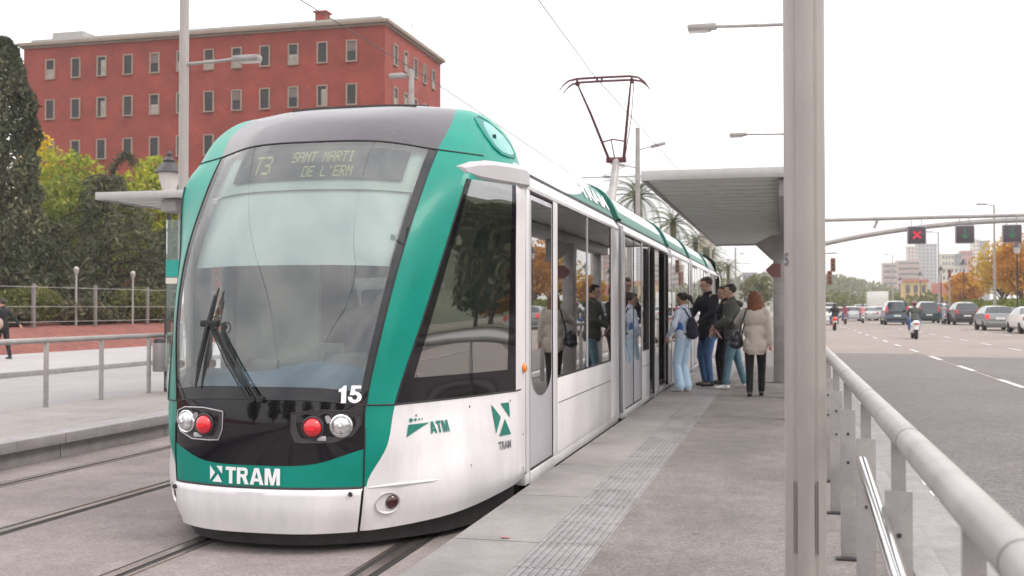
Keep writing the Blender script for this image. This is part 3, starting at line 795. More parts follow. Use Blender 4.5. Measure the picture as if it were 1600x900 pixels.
def module(y0, y1, bays, cover=True, stripe=None):
    for sg in (1, -1):
        wl = MB()
        for (ya, yb, k) in bays:
            if k == 'post': wallbox(sg, ya, yb, .30, 2.53, 1.27, 1.325, wl, .006)
            elif k in ('win', 'win2'):
                wallbox(sg, ya, yb, .30, .97, 1.27, 1.325, wl, .006)
            else: wallbox(sg, ya, yb, .20, .30, 1.26, 1.335, wl, .006)
        wallbox(sg, y0, y1, .205, .298, 1.24, 1.318, wl, .01)
        wl.build('body_side', WHITE, TRAM, world=True)
        sm2 = MB()
        for (ya, yb, k) in bays:
            if k in ('win', 'win2'):
                parts = [(ya, yb)] if k == 'win' else [(ya, (ya + yb) / 2 - .02), ((ya + yb) / 2 + .02, yb)]
                for a, b in parts:
                    m = MB(); wallbox(sg, a + .01, b - .01, .985, 2.525, 1.300, 1.315, m)
                    wn = m.build('window', SGLASS, TRAM, world=True, smooth=0)
                f = MB(); wallbox(sg, ya, yb, .968, .988, 1.29, 1.322, f); wallbox(sg, ya, ya + .02, .97, 2.53, 1.29, 1.322, f); wallbox(sg, yb - .02, yb, .97, 2.53, 1.29, 1.322, f)
                f.build('window_gasket', BLACK, wn, world=True, smooth=0)
                if k == 'win2':
                    f = MB(); wallbox(sg, (ya + yb) / 2 - .022, (ya + yb) / 2 + .022, .97, 2.53, 1.29, 1.322, f); f.build('window_bar', SILVER, wn, world=True, smooth=0)
                wallbox(sg, ya + .03, yb - .03, .745, .752, 1.30, 1.327, sm2)
            if k in ('door', 'ddoor'):
                parts = [(ya, yb)] if k == 'door' else [(ya, (ya + yb) / 2), ((ya + yb) / 2, yb)]
                for a, b in parts:
                    m = MB(); wallbox(sg, a + .02, b - .02, .305, 2.50, 1.285, 1.317, m, .004)
                    dr = m.build('door', DOORG, TRAM, world=True)
                    g = MB(); doorglass(g, sg, a + .07, b - .07, .87, 2.46, 1.322); g.build('door_glass', CGLASS, dr, world=True)
                    f = MB(); wallbox(sg, a, a + .018, .30, 2.52, 1.28, 1.322, f); wallbox(sg, b - .018, b, .30, 2.52, 1.28, 1.322, f); wallbox(sg, a, b, .30, .318, 1.28, 1.323, f)
                    f.build('door_seal', BLACK, dr, world=True, smooth=0)
            if k == 'open':
                m = MB()
                for a, b in ((ya - .62, ya - .02), (yb + .02, yb + .62)):
                    m = MB(); wallbox(sg, a, b, .31, 2.48, 1.365, 1.395, m, .004)
                    dr = m.build('door', DOORG, TRAM, world=True)
                    g = MB(); doorglass(g, sg, a + .06, b - .06, .87, 2.44, 1.400); g.build('door_glass', CGLASS, dr, world=True)
                    f = MB(); wallbox(sg, a - .012, a, .31, 2.48, 1.36, 1.40, f); wallbox(sg, b, b + .012, .31, 2.48, 1.36, 1.40, f); f.build('door_seal', BLACK, dr, world=True, smooth=0)
        sm2.build('panel_seam', BLACK, TRAM, world=True, smooth=0)
        # cornice between the windows and the roof
        c = MB(); c.prism([(CX + sg * a, z) for a, z in ((1.327, 2.532), (1.327, 2.56), (1.262, 2.665), (1.20, 2.665), (1.20, 2.532))], y0, y1, 'y')
        c.build('cornice', WHITE, TRAM, world=True, smooth=20)
        g = MB(); g.prism([(CX + sg * a, z) for a, z in ((1.265, 2.666), (1.250, 2.70), (1.15, 2.70), (1.15, 2.666))], y0, y1, 'y'); g.build('gutter', BLACK, TRAM, world=True, smooth=0)
    r = MB(); n = 18
    pts = [roofpt(i / n) for i in range(n + 1)]; full = [(a, z) for a, z in pts] + [(-a, z) for a, z in pts[-2::-1]]
    for (a, z), (b, z2) in zip(full[:-1], full[1:]): r.quad((CX + a, y0, z), (CX + a, y1, z), (CX + b, y1, z2), (CX + b, y0, z2))
    r.quad((CX - 1.15, y0, 2.69), (CX + 1.15, y0, 2.69), (CX + .9, y0, 3.13), (CX - .9, y0, 3.13))
    r.build('roof_cover', ROOFW, TRAM, world=True, smooth=50)
    if stripe:
        for sg in (1, -1):
            s = MB(); ny = 24
            for k in range(ny):
                ya, yb = y0 + (y1 - y0) * k / ny, y0 + (y1 - y0) * (k + 1) / ny
                ta, tb_ = stripe(k / ny), stripe((k + 1) / ny)
                q = 6
                for i in range(q):
                    P = []
                    for (y, t, i2) in ((ya, ta, i), (yb, tb_, i), (yb, tb_, i + 1), (ya, ta, i + 1)):
                        a, z = roofpt(max(t, 1e-3) * i2 / q); P.append((CX + sg * (a + .004), y, z + .003))
                    if ta > .004 or tb_ > .004: s.quad(*P)
            s.build('roof_stripe', TEALD, TRAM, world=True, smooth=50)
    inn = MB(); inn.box((CX, (y0 + y1) / 2, .32), (2.5, y1 - y0 - .02, .06)); inn.build('floor', FLOOR, TRAM, world=True)
    inn = MB(); inn.box((CX, (y0 + y1) / 2, 2.60), (2.46, y1 - y0 - .02, .05)); inn.build('ceiling', CEIL, TRAM, world=True)
    uf = MB(); uf.box((CX, (y0 + y1) / 2, .165), (2.36, y1 - y0 + .1, .21)); uf.build('underframe', BLACK, TRAM, world=True)
    yy = y0 + .8
    while yy < y1 - .6:
        for sg in (1, -1):
            if any(k.startswith('win') and ya - .1 < yy - .3 and yy + .35 < yb + .1 for ya, yb, k in bays):
                s = MB(); s.box((CX + sg * .85, yy, .78), (.84, .44, .10), .03); s.box((CX + sg * .85, yy + .22, 1.14), (.84, .08, .66), .03); s.box((CX + sg * .85, yy, .55), (.5, .3, .42))
                s.build('seat', SEATM, TRAM, world=True)
        MB().tube([(CX + .42, yy + .26, .35), (CX + .42, yy + .26, 2.57)], .017, 8).build('grab_pole', POLEY, TRAM, world=True)
        yy += 1.25
def sm01(a, b, x): x = min(1, max(0, (x - a) / (b - a))); return x * x * (3 - 2 * x)
def st1(k): return .46 * sm01(.38, 1.0, k)
def st2(k): return .42 * (1 - sm01(.0, .10, k)) * .55 + .20
module(8.24, 13.12, [(8.24, 8.36, 'post'), (8.36, 9.26, 'door'), (9.26, 9.44, 'post'), (9.44, 12.52, 'win2'), (12.52, 13.12, 'post')], stripe=st1)
module(13.48, 19.10, [(13.48, 13.66, 'post'), (13.66, 15.30, 'ddoor'), (15.30, 15.40, 'post'), (15.40, 16.18, 'win'), (16.18, 16.24, 'post'), (16.86, 18.16, 'open'), (18.78, 19.10, 'post')], stripe=st2)
module(19.40, 23.55, [(19.40, 19.7, 'post'), (19.7, 23.2, 'win2'), (23.2, 23.55, 'post')], stripe=st2)
module(23.85, 29.40, [(23.85, 24.1, 'post'), (24.1, 25.4, 'ddoor'), (25.4, 25.5, 'post'), (25.5, 27.6, 'win2'), (27.6, 27.7, 'post'), (27.7, 29.0, 'ddoor'), (29.0, 29.40, 'post')], stripe=st2)
module(29.70, 33.40, [(29.70, 30.0, 'post'), (30.0, 32.4, 'win2'), (32.4, 33.4, 'door')], stripe=lambda k: .46 * sm01(.38, 1.0, 1 - k))
# rubber gangways and the teal fins beside them
for ya, yb in ((13.12, 13.48), (19.10, 19.40), (23.55, 23.85), (29.40, 29.70)):
    m = MB()
    n = 4
    for k in range(n):
        a, b = ya + (yb - ya) * k / n, ya + (yb - ya) * (k + 1) / n
        for sc_ in ((1.20 if k % 2 else 1.26),):
            m.prism([(CX - sc_, .25), (CX + sc_, .25), (CX + sc_, 2.66), (CX + sc_ * .8, 3.06), (CX - sc_ * .8, 3.06), (CX - sc_, 2.66)], a, b, 'y')
    m.build('gangway_bellows', BLACK, TRAM, world=True, smooth=20)
    for sg in (1, -1):
        m = MB(); prev = None
        for i in range(13):
            t = i / 12; a, z = roofpt(t * .92); wd = .26 * (1 - t) ** .7 + .02
            yc = yb + .02 + .10 * (1 - t)
            o_ = .03
            cur = [(CX + sg * (a + o_), yc - wd * .5, z + o_ * .6), (CX + sg * (a + o_), yc + wd * .5, z + o_ * .6), (CX + sg * (a - .03), yc + wd * .5, z - .03), (CX + sg * (a - .03), yc - wd * .5, z - .03)]
            if prev:
                for k in range(4): m.quad(prev[k], prev[(k + 1) % 4], cur[(k + 1) % 4], cur[k])
            prev = cur
        m.build('roof_fin', TEALD, TRAM, world=True, smooth=40)
        m = MB(); m.box((CX + sg * 1.30, yb + .02, 1.45), (.05, .05, 2.35), .01); m.build('corner_post', SILVER, TRAM, world=True)
# lettering on the roof stripe
def roofdec(Y0, t0):
    def f(x, y):
        a, z = roofpt(t0 + y); return (CX + a + .012, Y0 + x, z + .008)
    return f
letters('roof_lettering', 'TRAM', .30, roofdec(12.15, .21), WHITEV, .008, 2.3)
# the rear cab: the same skin turned round
for o in list(TRAM.children):
    nm = o.name.split('.')[0]
    if nm in ('bumper', 'lower_fascia', 'light_panel', 'front_frame', 'roof_cowl', 'windscreen', 'cab_panel', 'cab_side_window', 'skirt', 'mirror_housing'):
        c = o.copy(); link(c, TRAM); c.rotation_euler = (0, 0, math.pi); c.location = (0, 28.85, 0)
# roof equipment and the pantograph
MB().box((CX, 21.5, 3.26), (1.3, 2.6, .12), .03).build('roof_equipment', ALU, TRAM, world=True)
m = MB(); m.tube([(CX, 20.75, 3.30), (CX, 21.1, 3.75), (CX, 21.7, 4.56)], [.10, .085, .075], 12); m.box((CX, 20.8, 3.38), (.9, .5, .14), .02)
for sx in (-.4, .4): m.lathe([(.05, 3.2), (.07, 3.24), (.05, 3.28), (.07, 3.32), (.05, 3.36)], (CX + sx, 20.8, 0), 10)
pg = m.build('pantograph', GALV, TRAM, world=True)
m = MB(); m.tube([(CX - .20, 21.7, 4.58), (CX + .20, 21.7, 4.58)], .06, 8)
HY = 20.25
for sg, hx in ((-1, .53), (1, .50)):
    m.tube([(CX + sg * .15, 21.7, 4.60), (CX + sg * (.15 + (hx - .15) * .6), 20.83, 5.40), (CX + sg * hx, HY, 5.87)], [.030, .026, .016], 8)
m.tube([(CX + .17, 21.72, 4.6), (CX + .42, 20.9, 5.3), (CX + .55, HY + .05, 5.85)], .009, 5)
m.tube([(CX - .235, 21.38, 4.90), (CX - .02, 21.36, 4.95), (CX + .235, 21.38, 4.90)], .016, 6)
m.tube([(CX - .05, 21.36, 4.95), (CX - .03, 21.66, 4.62)], .012, 6)
m.build('upper_arm', PANTO, pg, world=True)
m = MB()
for dy, dz in ((-.17, 0), (.17, .0)):
    m.tube([(CX + x, HY + dy, 5.92 + dz + z) for x, z in ((-.84, -.20), (-.77, -.11), (-.66, -.03), (-.5, 0), (0, .005), (.5, 0), (.66, -.03), (.77, -.11), (.84, -.20))], [.010, .014, .020, .024, .024, .024, .020, .014, .010], 8)
for x in (-.52, .52): m.tube([(CX + x, HY - .17, 5.91), (CX + x, HY + .17, 5.91)], .018, 6); m.box((CX + x, HY, 5.86), (.07, .10, .08), .01)
for x in (-.12, -.03): m.box((CX + x, HY - .15, 5.87), (.035, .04, .07))
m.build('contact_head', PANTO, pg, world=True)
# ------------------------------------------------------------------ poles, rails and shelters of the two platforms
def lamp_pole(label, loc, h, arm, arm_z, rz, r=.085, big=False, group='lamp poles of the tram stop'):
    p = thing('lamp_pole', label, 'lamp pole', loc, rz, group)
    m = MB()
    if big:
        pr = []
        for k in range(48):
            a = 2 * math.pi * k / 48; q = r
            if k % 8 == 0: q = r - .007
            if k % 8 in (1, 7): q = r - .001
            pr.append((q * math.cos(a), q * math.sin(a)))
        m.prism(pr, 0, h, 'z')
    else: m.tube([(0, 0, 0), (0, 0, h)], [r, r * .9], 14)
    m.build('pole', POLEM, p, smooth=40 if not big else 25)
    MB().tube([(0, 0, arm_z - .02), (-arm * .5, 0, arm_z), (-arm + .3, 0, arm_z + .02)], .028, 8).build('arm', GALV, p)
    m = MB(); m.box((-arm + .14, 0, arm_z + .02), (.46, .20, .085), .03); m.box((-arm + .10, 0, arm_z - .03), (.36, .16, .03), .01)
    hd = m.build('lamp_head', GALV, p)
    MB().box((-arm + .08, 0, arm_z - .052), (.30, .13, .014), .004).build('lens', FROST, hd)
    return p
NP = lamp_pole('thick fluted grey lamp pole with a small door and number 5, nearest the camera', (.085, 4.72, .27), 7.2, 1.55, 5.78, 0, .086, True)
m = MB()
for s, w_ in ((-1, .0012), (1, .0022)): m.box((s * .047, -.0725, .46), (w_, .012, .30))
m.build('service_door', mat('door_gap', (.12, .09, .075), .7), NP)
v, f = text2d('5', .075, .002)
MB().add([(-.079 + y * 0 - .002, -.036 + x * .0 - x * 1.0 * .0 + 0, z) for x, y, z in []], []).v
m = MB(); m.add([(math.sin(-1.05 + x / .088) * .0875, -math.cos(-1.05 + x / .088) * .0875, 1.53 + y) for x, y in v], f); m.build('pole_number', GREYV, NP, smooth=0, fix=False)
lamp_pole('grey lamp pole behind the thick one, with the higher of two arms reaching left', (.20, 17.3, .27), 7.0, 1.58, 5.75, 0)
lamp_pole('farther grey lamp pole with the lower of two arms reaching left over the platform', (.20, 29.6, .27), 7.0, 1.52, 5.95, 0)
lamp_pole('grey lamp pole at the left platform rail in front of the red brick building', (-9.72, 16.15, .262), 7.4, 1.3, 5.42, math.pi)

GR = thing('guard_rail', 'tubular grey guard rail on flat posts along the road side of the near platform', 'railing', (.325, 0, .27))
m = MB(); m.tube([(.325, -2.0, 1.24), (.325, 56, 1.24)], .037, 20); m.build('top_rail', GALV, GR, world=True)
m = MB()
for y in np.arange(-1.2, 40, 1.42): m.tube([(.325, y - .004, 1.24), (.325, y + .004, 1.24)], .0376, 20)
m.build('rail_joint', mat('joint_grey', (.13, .12, .12), .6), GR, world=True)
y = -.55
while y < 52:
    m = MB(); m.box((.325, y, .66), (.078, .022, .80), .004); m.box((.325, y, 1.14), (.040, .018, .19))
    po = m.build('post', GALV, GR, world=True)
    if y < 12:
        for z in (.78, .93): MB().lathe([(.0075, -.004), (.0075, .0), (.003, .001)], (.325, y - .0125, z), 8, 'y').build('bolt', DARKM, po, world=True)
        MB().box((.325, y - .03, .277), (.13, .05, .014), .003).build('base_plate', DARKM, po, world=True)
    y += 1.31
m = MB(); m.tube([(.265, 4.02, 1.05), (.265, 2.76, .945), (.265, .5, .75)], .0235, 14); m.box((.265, 4.02, 1.05), (.036, .02, .036))
m.build('steel_bar', CHROME, GR, world=True)

LR = thing('guard_rail', 'grey tubular guard rail on slim posts at the back of the far left platform', 'railing', (-9.6, 0, .262))
m = MB(); m.tube([(-9.6, 0, 1.155), (-9.6, 50, 1.155)], .038, 12); m.build('top_rail', GALV, LR, world=True)
for k in range(28): MB().box((-9.6, 5.3 + k * 1.21, .70), (.05, .05, .88), .006).build('post', GALV, LR, world=True)

ROOFG = mat('shelter_roof_grey', (.36, .35, .34), .55, var=.08, scale=3, metal=.1)
SLAT = mat('shelter_slat', (.66, .69, .65), .6, var=.10, scale=5)
SIGNT = mat('sign_teal', (.02, .36, .30), .4)
SIGNW = mat('sign_cream', (.72, .68, .58), .5)
def shelter(label, x0, x1, y0, y1, z, cols, back):
    s = thing('platform_shelter', label, 'shelter', ((x0 + x1) / 2, y0, .27), group='tram stop shelters')
    cx_, cy_ = (x0 + x1) / 2, (y0 + y1) / 2
    m = MB(); m.box((cx_, cy_, z + .075), (x1 - x0 - .06, y1 - y0 - .06, .05)); m.build('roof', ROOFG, s, world=True)
    m = MB()
    for (a, b, c, d_) in ((x0, x1, y0, y0 + .04), (x0, x1, y1 - .04, y1)): m.box(((a + b) / 2, (c + d_) / 2, z + .06), (b - a, d_ - c, .115), .01)
    for xx in (x0 + .02, x1 - .02): m.box((xx, cy_, z + .06), (.04, y1 - y0 - .09, .113), .01)
    m.build('fascia', ALU, s, world=True)
    m = MB(); yy = y0 + .25
    while yy < y1 - .2:
        m.box((cx_, yy, z + .035), (x1 - x0 - .10, .33, .03), .006); yy += .43
    m.build('ceiling_slats', SLAT, s, world=True)
    m = MB(); m.box((back, cy_, z - .09), (.26, y1 - y0 - .3, .19), .02); m.build('roof_beam', GALV, s, world=True)
    for (x, y, wx, wy) in cols:
        MB().box((x, y, .27 + (z - .45) / 2), (wx, wy, z - .45), .02).build('column', GALV, s, world=True)
    return s
RS = shelter('flat grey canopy with slatted ceiling over the near platform on the right', -1.50, .24, 11.7, 24.6, 2.965, [(.14, 13.2, .14, .2), (.14, 16.4, .14, .2), (-.075, 19.7, .215, .30), (.12, 23.9, .16, .2)], .08)
m = MB()
m.prism([(-.46, 2.62), (-.19, 2.76), (.0, 2.76), (.0, 2.36), (-.19, 2.36)], 17.9, 17.96, 'y')
m.build('bracket_plate', GALV, RS, world=True, smooth=0)
m = MB(); m.prism([(-.30, 2.22), (-.19, 2.33), (-.05, 2.33), (-.05, 2.10), (-.19, 2.10)], 18.6, 18.65, 'y'); m.build('bracket_plate', mat('plate_dull_red', (.22, .10, .10), .6), RS, world=True, smooth=0)
LS = shelter('flat grey canopy on slim columns over the far left platform, partly behind the tram', -10.1, -8.36, 14.3, 27.0, 3.22, [(-8.9, 14.95, .13, .2), (-8.9, 20.6, .13, .2), (-8.9, 24.8, .13, .2)], -8.95)
MB().box((-9.13, 14.95, 1.65), (.30, .02, 2.6)).build('end_pane', PGLASS, LS, world=True)
MB().box((-9.13, 14.932, 2.20), (.30, .012, .26)).build('name_band', SIGNT, LS, world=True)
MB().box((-9.13, 14.932, 2.01), (.30, .012, .09)).build('info_band', SIGNW, LS, world=True)
b = thing('litter_bin', 'grey cylindrical litter bin fixed to the rail of the left platform beside the shelter', 'litter bin', (-9.50, 15.15, .262))
MB().lathe([(.115, .33), (.125, .36), (.125, .78), (.118, .80)], (0, 0, 0), 18).build('bin_body', GALV, b)
MB().tube([(0, .14, 0), (0, .14, 1.15)], .025, 8).build('support', DARKM, b)
MB().lathe([(.127, .78), (.10, .84), (.02, .85)], (0, 0, 0), 18).build('bin_rim', DARKM, b)

# wires over the two tracks, carried by brackets on poles between the tracks
WIRE = mat('copper_wire', (.06, .05, .055), .5, metal=.5)
def wire(label, x, zs, x2=None):
    m = MB(); x2 = x if x2 is None else x2
    pts = []
    ys = [-20, 6, 20, 36, 55, 73, 92, 111, 150, 250]
    for i, y in enumerate(ys): pts.append((x + (x2 - x) * (1 if i % 2 else 0), y, 5.96 - (.06 if i in (4, 6) else 0)))
    o = m.tube(pts, .0085, 5).build('contact_wire', WIRE, None); tag(o, label, 'wire', group='overhead wires'); return o
wire('thin dark overhead wire running above the tram past its pantograph', -3.45, 0, -3.2)
wire('thin dark overhead wire over the empty track, crossing the red brick building', -6.55, 0, -6.75)
def mast(label, y):
    p = thing('catenary_mast', label, 'mast', (-4.72, y, 0), group='masts between the two tracks')
    MB().tube([(0, 0, 0), (0, 0, 7.6)], [.10, .075], 12).build('pole', GALV, p)
    m = MB(); m.tube([(-1.9, 0, 5.98), (1.7, 0, 5.98)], .022, 6); m.tube([(0, 0, 6.5), (-1.2, 0, 6.0)], .012, 6)
    m.build('bracket', GALV, p)
    m = MB()
    for x in (-1.1, 1.0):
        for k in range(4): m.lathe([(.03, -.02), (.055, 0), (.03, .02)], (x + k * .06, 0, 5.98), 8, 'x')
    m.build('insulator', DARKM, p)
    for sg, z in ((1, 6.95), (-1, 6.35)):
        m = MB(); m.tube([(0, 0, z - .1), (sg * .45, 0, z)], .02, 6); a = m.build('arm', GALV, p)
        MB().box((sg * .68, 0, z + .05), (.50, .2, .09), .03, (0, -.22 * sg, 0)).build('lamp_head', GALV, p)
mast('grey mast just right of the pantograph carrying wire brackets and two lamp heads', 36)
mast('grey mast seen over the roof of the tram beyond the pantograph, below the canopy edge', 73)
mast('far grey mast with a small lamp seen under the canopy beyond the people', 111)

# a scrap of litter on the coping
o = MB().box((0, 0, .004), (.05, .025, .006), .002, (0, .1, .4)).build('litter', mat('litter_reddish', (.35, .16, .16), .7)); o.location = (-1.56, 6.05, .272)
tag(o, 'tiny reddish scrap of litter lying on the pale platform edge', 'litter')
# ------------------------------------------------------------------ people
SKIN = mat('skin', (.50, .27, .19), .55, var=.06, scale=12)
SKIN2 = mat('skin_fair', (.58, .34, .26), .55, var=.06, scale=12)
EYE = mat('eye_dark', (.03, .02, .018), .3); LIP = mat('lips', (.36, .12, .10), .5)
def cloth(n, c, var=.18, sc=14): return mat(n, c, .9, var=var, scale=sc, bump=.4, bscale=30)
HAIRD = mat('hair_dark', (.018, .012, .010), .55, var=.4, scale=30, bump=.5, bscale=60)
HAIRB = mat('hair_brown', (.06, .03, .018), .6, var=.4, scale=30, bump=.5, bscale=60)
HAIRR = mat('hair_red', (.18, .058, .020), .55, var=.35, scale=24, bump=.6, bscale=50)
SHOEB = mat('shoe_black', (.015, .013, .013), .4, var=.2); SHOEW = mat('shoe_white', (.62, .60, .60), .6, var=.1)
def ik(a, b, l1, l2, pole):
    a, b = Vector(a), Vector(b); d = b - a; L_ = d.length
    if L_ > (l1 + l2) * .999: b = a + d.normalized() * (l1 + l2) * .999; d = b - a; L_ = d.length
    t = d.normalized(); p = Vector(pole); p = p - t * p.dot(t); p.normalize()
    x = (l1 * l1 - l2 * l2 + L_ * L_) / (2 * L_); h = math.sqrt(max(0, l1 * l1 - x * x))
    return a + t * x + p * h, b
def person(label, loc, rz, H, feet, hands, top, pants, shoes, hair, hairstyle='short', skin=SKIN, hem=.86, lean=(0, 0), head=(0, 0), female=False, flare=.0, bulk=1.0, hip_z=None, hip_y=0.0, seat=False, vox=.010, group='people waiting on the platform', helmet=None, fingers=True, stripe=None):
    """local +Y is forward, origin between the feet; all lengths for 1.75 m, scaled to H"""
    k = H / 1.75
    P = thing('person', label, 'person', loc, rz, group); P.scale = (k, k, k)
    V = Vector
    hz = hip_z or .92; lx, ly = lean
    hip = V((0, hip_y, hz)); waist = V((lx * .35, hip_y + ly * .35, hz + .16)); chest = V((lx * .75, hip_y + ly * .75, hz + .38)); sh = V((lx, hip_y + ly, hz + .50)); neck = V((lx, hip_y + ly + .005, hz + .585))
    sw = .155 if female else .18; hw = .095
    hy, hp = head
    HC = V((lx, hip_y + ly + .03, hz + .715)); HR = Euler((hp, 0, hy)).to_matrix()
    hd = lambda x, y, z: HC + HR @ V((x, y, z))
    body = []; jk = []; tr = []
    rx = (hp, 0, hy)
    body += [('e', HC + HR @ V((0, -.005, .025)), (.074, .094, .098), rx), ('e', hd(0, .025, -.045), (.056, .068, .072), rx), ('c', neck - V((0, 0, .07)), hd(0, -.01, -.06), .056, .052),
             ('e', hd(0, .098, -.008), (.013, .022, .020), rx), ('e', hd(0, .088, -.085), (.026, .022, .02), rx), ('e', hd(0, .082, .03), (.05, .014, .012), rx)]
    for s in (-1, 1): body.append(('e', hd(s * .077, -.005, -.005), (.012, .022, .032), rx))
    body += [('e', chest, (.145, .095, .18)), ('e', waist, (.125, .09, .16)), ('e', hip, (.15, .10, .12)), ('c', sh + V((-sw + .03, 0, 0)), sh + V((sw - .03, 0, 0)), .062, .062)]
    b = bulk
    jk += [('e', chest + V((0, 0, .01)), (.175 * b, .122 * b, .20)), ('e', waist + V((0, .0, .0)), (.155 * b, .118 * b, .19)), ('c', sh + V((-sw + .02, -.01, -.015)), sh + V((sw - .02, -.01, -.015)), .076, .076), ('c', sh + V((0, -.01, 0)), neck + V((0, -.01, .0)), .09, .068)]
    hemz = hem - .92 + hz
    if not seat:
        jk += [('c', waist, V((lx * .1, hip_y, hemz + .06)), .125 * b, .135 * b)]
        for s in (-1, 1): jk += [('e', V((s * .075 + lx * .1, hip_y, hemz + .10)), (.105 * b, .128 * b, .10)), ('e', V((s * .08 + lx * .1, hip_y, (hemz + hz) / 2 + .05)), (.105 * b, .128 * b, .14))]
    else: jk += [('e', hip + V((0, 0, .05)), (.165 * b, .125 * b, .12))]
    tr += [('e', hip + V((0, -.008, 0)), (.160, .115, .125))]
    bodies = {}
    for i, s in enumerate((-1, 1)):
        S = sh + V((s * sw, 0, -.01)); hx = hands[i]
        Wt = V(hx[:3]); pole = hx[3] if len(hx) > 3 else (s * .6, -.8, -.3)
        E_, W = ik(S, Wt, .285, .25, pole)
        body += [('c', S, E_, .045, .038), ('c', E_, W, .037, .025)]
        jk += [('c', S, E_, .066 * b, .055 * b), ('c', E_, E_ + (W - E_) * .96, .056 * b, .043 * b)]
        fd = (W - E_).normalized()
        curl = V(hx[4]) if len(hx) > 4 else V((0, 0, -.35))
        fd = (fd + curl * .6).normalized(); sd = fd.cross(V((0, 0, 1)));  sd = sd.normalized() if sd.length > .2 else V((1, 0, 0))
        if fd.z < -.75: sd = V((0, 1, 0)) - fd * fd.y; sd.normalize()
        pc = W + fd * .05
        body += [('e', pc, (.030, .030, .030)), ('c', W, W + fd * .085, .026, .030)]
        if fingers:
            nrm = sd.cross(fd)
            for q, (off, ln) in enumerate(((-.030, .062), (-.010, .074), (.010, .070), (.029, .055))):
                b0 = W + fd * .085 + sd * off; m1 = b0 + (fd - nrm * .25).normalized() * ln * .55; m2 = m1 + (fd - nrm * .9).normalized() * ln * .5
                body += [('c', b0, m1, .0095, .009), ('c', m1, m2, .009, .0075)]
            tb0 = W + fd * .03 - sd * .028; m1 = tb0 + (fd * .7 - sd * .7).normalized() * .04; m2 = m1 + (fd * .95 - sd * .1 - nrm * .3).normalized() * .032
            body += [('c', tb0, m1, .012, .010), ('c', m1, m2, .010, .008)]
        Hj = hip + V((s * hw, 0, -.03)); A = V((feet[i][0], feet[i][1], feet[i][3] if len(feet[i]) > 3 else .085))
        fy = feet[i][2] if len(feet[i]) > 2 else 0.0
        K, A2 = ik(Hj, A, .412, .405, (s * .1, 1, .1) if not seat else (s * .35, 1, .5))
        body += [('c', Hj, K, .075, .052), ('c', K, A2, .050, .036)]
        tr += [('c', Hj, K, .096, .070 + flare * .2), ('c', K, A2 + (K - A2) * .05, .068 + flare * .2, .056 + flare)]
        fdv = V((math.sin(fy) * -1, math.cos(fy), 0)); sz = A2.z - .085
        body += [('c', A2 + V((0, 0, -.05)), A2 + fdv * .12 + V((0, 0, -.055)), .03, .025)]
        sp = [('c', A2 + V((0, 0, -.045)) - fdv * .035, A2 + fdv * .07 + V((0, 0, -.048)), .040, .038), ('c', A2 + fdv * .07 + V((0, 0, -.05)), A2 + fdv * .155 + V((0, 0, -.056)), .037, .028), ('c', A2, A2 + V((0, 0, -.05)), .046, .04)]
        so_ = blob('shoe', sp, shoes, None, vox, 3); so_.parent = P
        flat = so_.data.vertices
        zmin = sz + .004
        for v_ in flat: v_.co.z = max(v_.co.z, zmin)
    BD = blob('body', body, skin, P, min(vox, .0085) if fingers else vox * 1.2, 3)
    jo = blob('jacket', jk, top, P, vox, 12)
    zl = hemz
    if not seat:
        for v_ in jo.data.vertices:
            if v_.co.z < zl and abs(v_.co.x - lx * .1) < .24 and v_.co.z > zl - .2: v_.co.z = zl + (v_.co.z - zl) * .06
    blob('trousers', tr, pants, P, vox, 7)
    for s in (-1, 1):
        e = MB(); e.lathe([(.001, 0), (.010, .002), (.012, .006), (.001, .012)], (0, 0, 0), 8, 'y'); e.v = [tuple(hd(s * .031 + x, .079 + y, .012 + z)) for x, y, z in e.v]; e.build('eye', EYE, P)
    e = MB(); e.box((0, 0, 0), (.042, .012, .010), .003); e.v = [tuple(hd(x, .091 + y, -.052 + z)) for x, y, z in e.v]; e.build('mouth', LIP, P)
    if helmet:
        hp_ = [('e', hd(0, -.005, .03), (.115, .135, .125), rx)]
        ho = blob('helmet', hp_, helmet, P, .012, 2)
    else:
        hh = [('e', hd(0, -.034, .040), (.082, .086, .088), rx), ('e', hd(0, .0, .090), (.068, .074, .040), rx)]
        for q in range(14):
            a = q * 2.4; r_ = .05 + .02 * math.sin(q * 5.1); hh.append(('e', hd(r_ * math.cos(a), -.02 + r_ * math.sin(a), .095 + .015 * math.cos(q * 3.3)), (.025, .028, .020), rx))
        for s in (-1, 1): hh.append(('e', hd(s * .066, -.02, .03), (.022, .04, .055), rx))
        if hairstyle == 'pony':
            hh += [('c', hd(0, -.10, .05), hd(.0, -.165, .0), .040, .045), ('c', hd(0, -.165, .0), hd(.01, -.19, -.13), .045, .018)]
        if hairstyle == 'long':
            for q in range(11):
                a = math.pi * (.0 + q / 10.0); x = .078 * math.cos(a); y = -.03 - .065 * math.sin(a)
                ln = -.19 + .02 * math.sin(q * 4.7)
                hh += [('c', hd(x, y, .05), hd(x * 1.25, y * 1.15, -.06), .034, .036), ('c', hd(x * 1.25, y * 1.15, -.06), hd(x * 1.30, y * 1.2 - .01, ln), .036, .022)]
        blob('hair', hh, hair, P, .0085, 2)
    P['_k'] = k
    if '_k' in P: del P['_k']
    return P
JWHITE = cloth('jacket_white_blue', (.62, .68, .80)); JBLUE = cloth('jersey_blue', (.07, .20, .55)); JNAVY = cloth('coat_navy', (.012, .012, .022)); JOLIVE = cloth('parka_grey_green', (.075, .078, .072), .25)
JBEIGE = cloth('coat_beige', (.52, .46, .40), .08); PALE = cloth('pale_blue_trousers', (.50, .66, .82), .1); JEANS = cloth('blue_jeans', (.06, .13, .28), .3); JEANG = cloth('faded_jeans', (.10, .19, .24), .35)
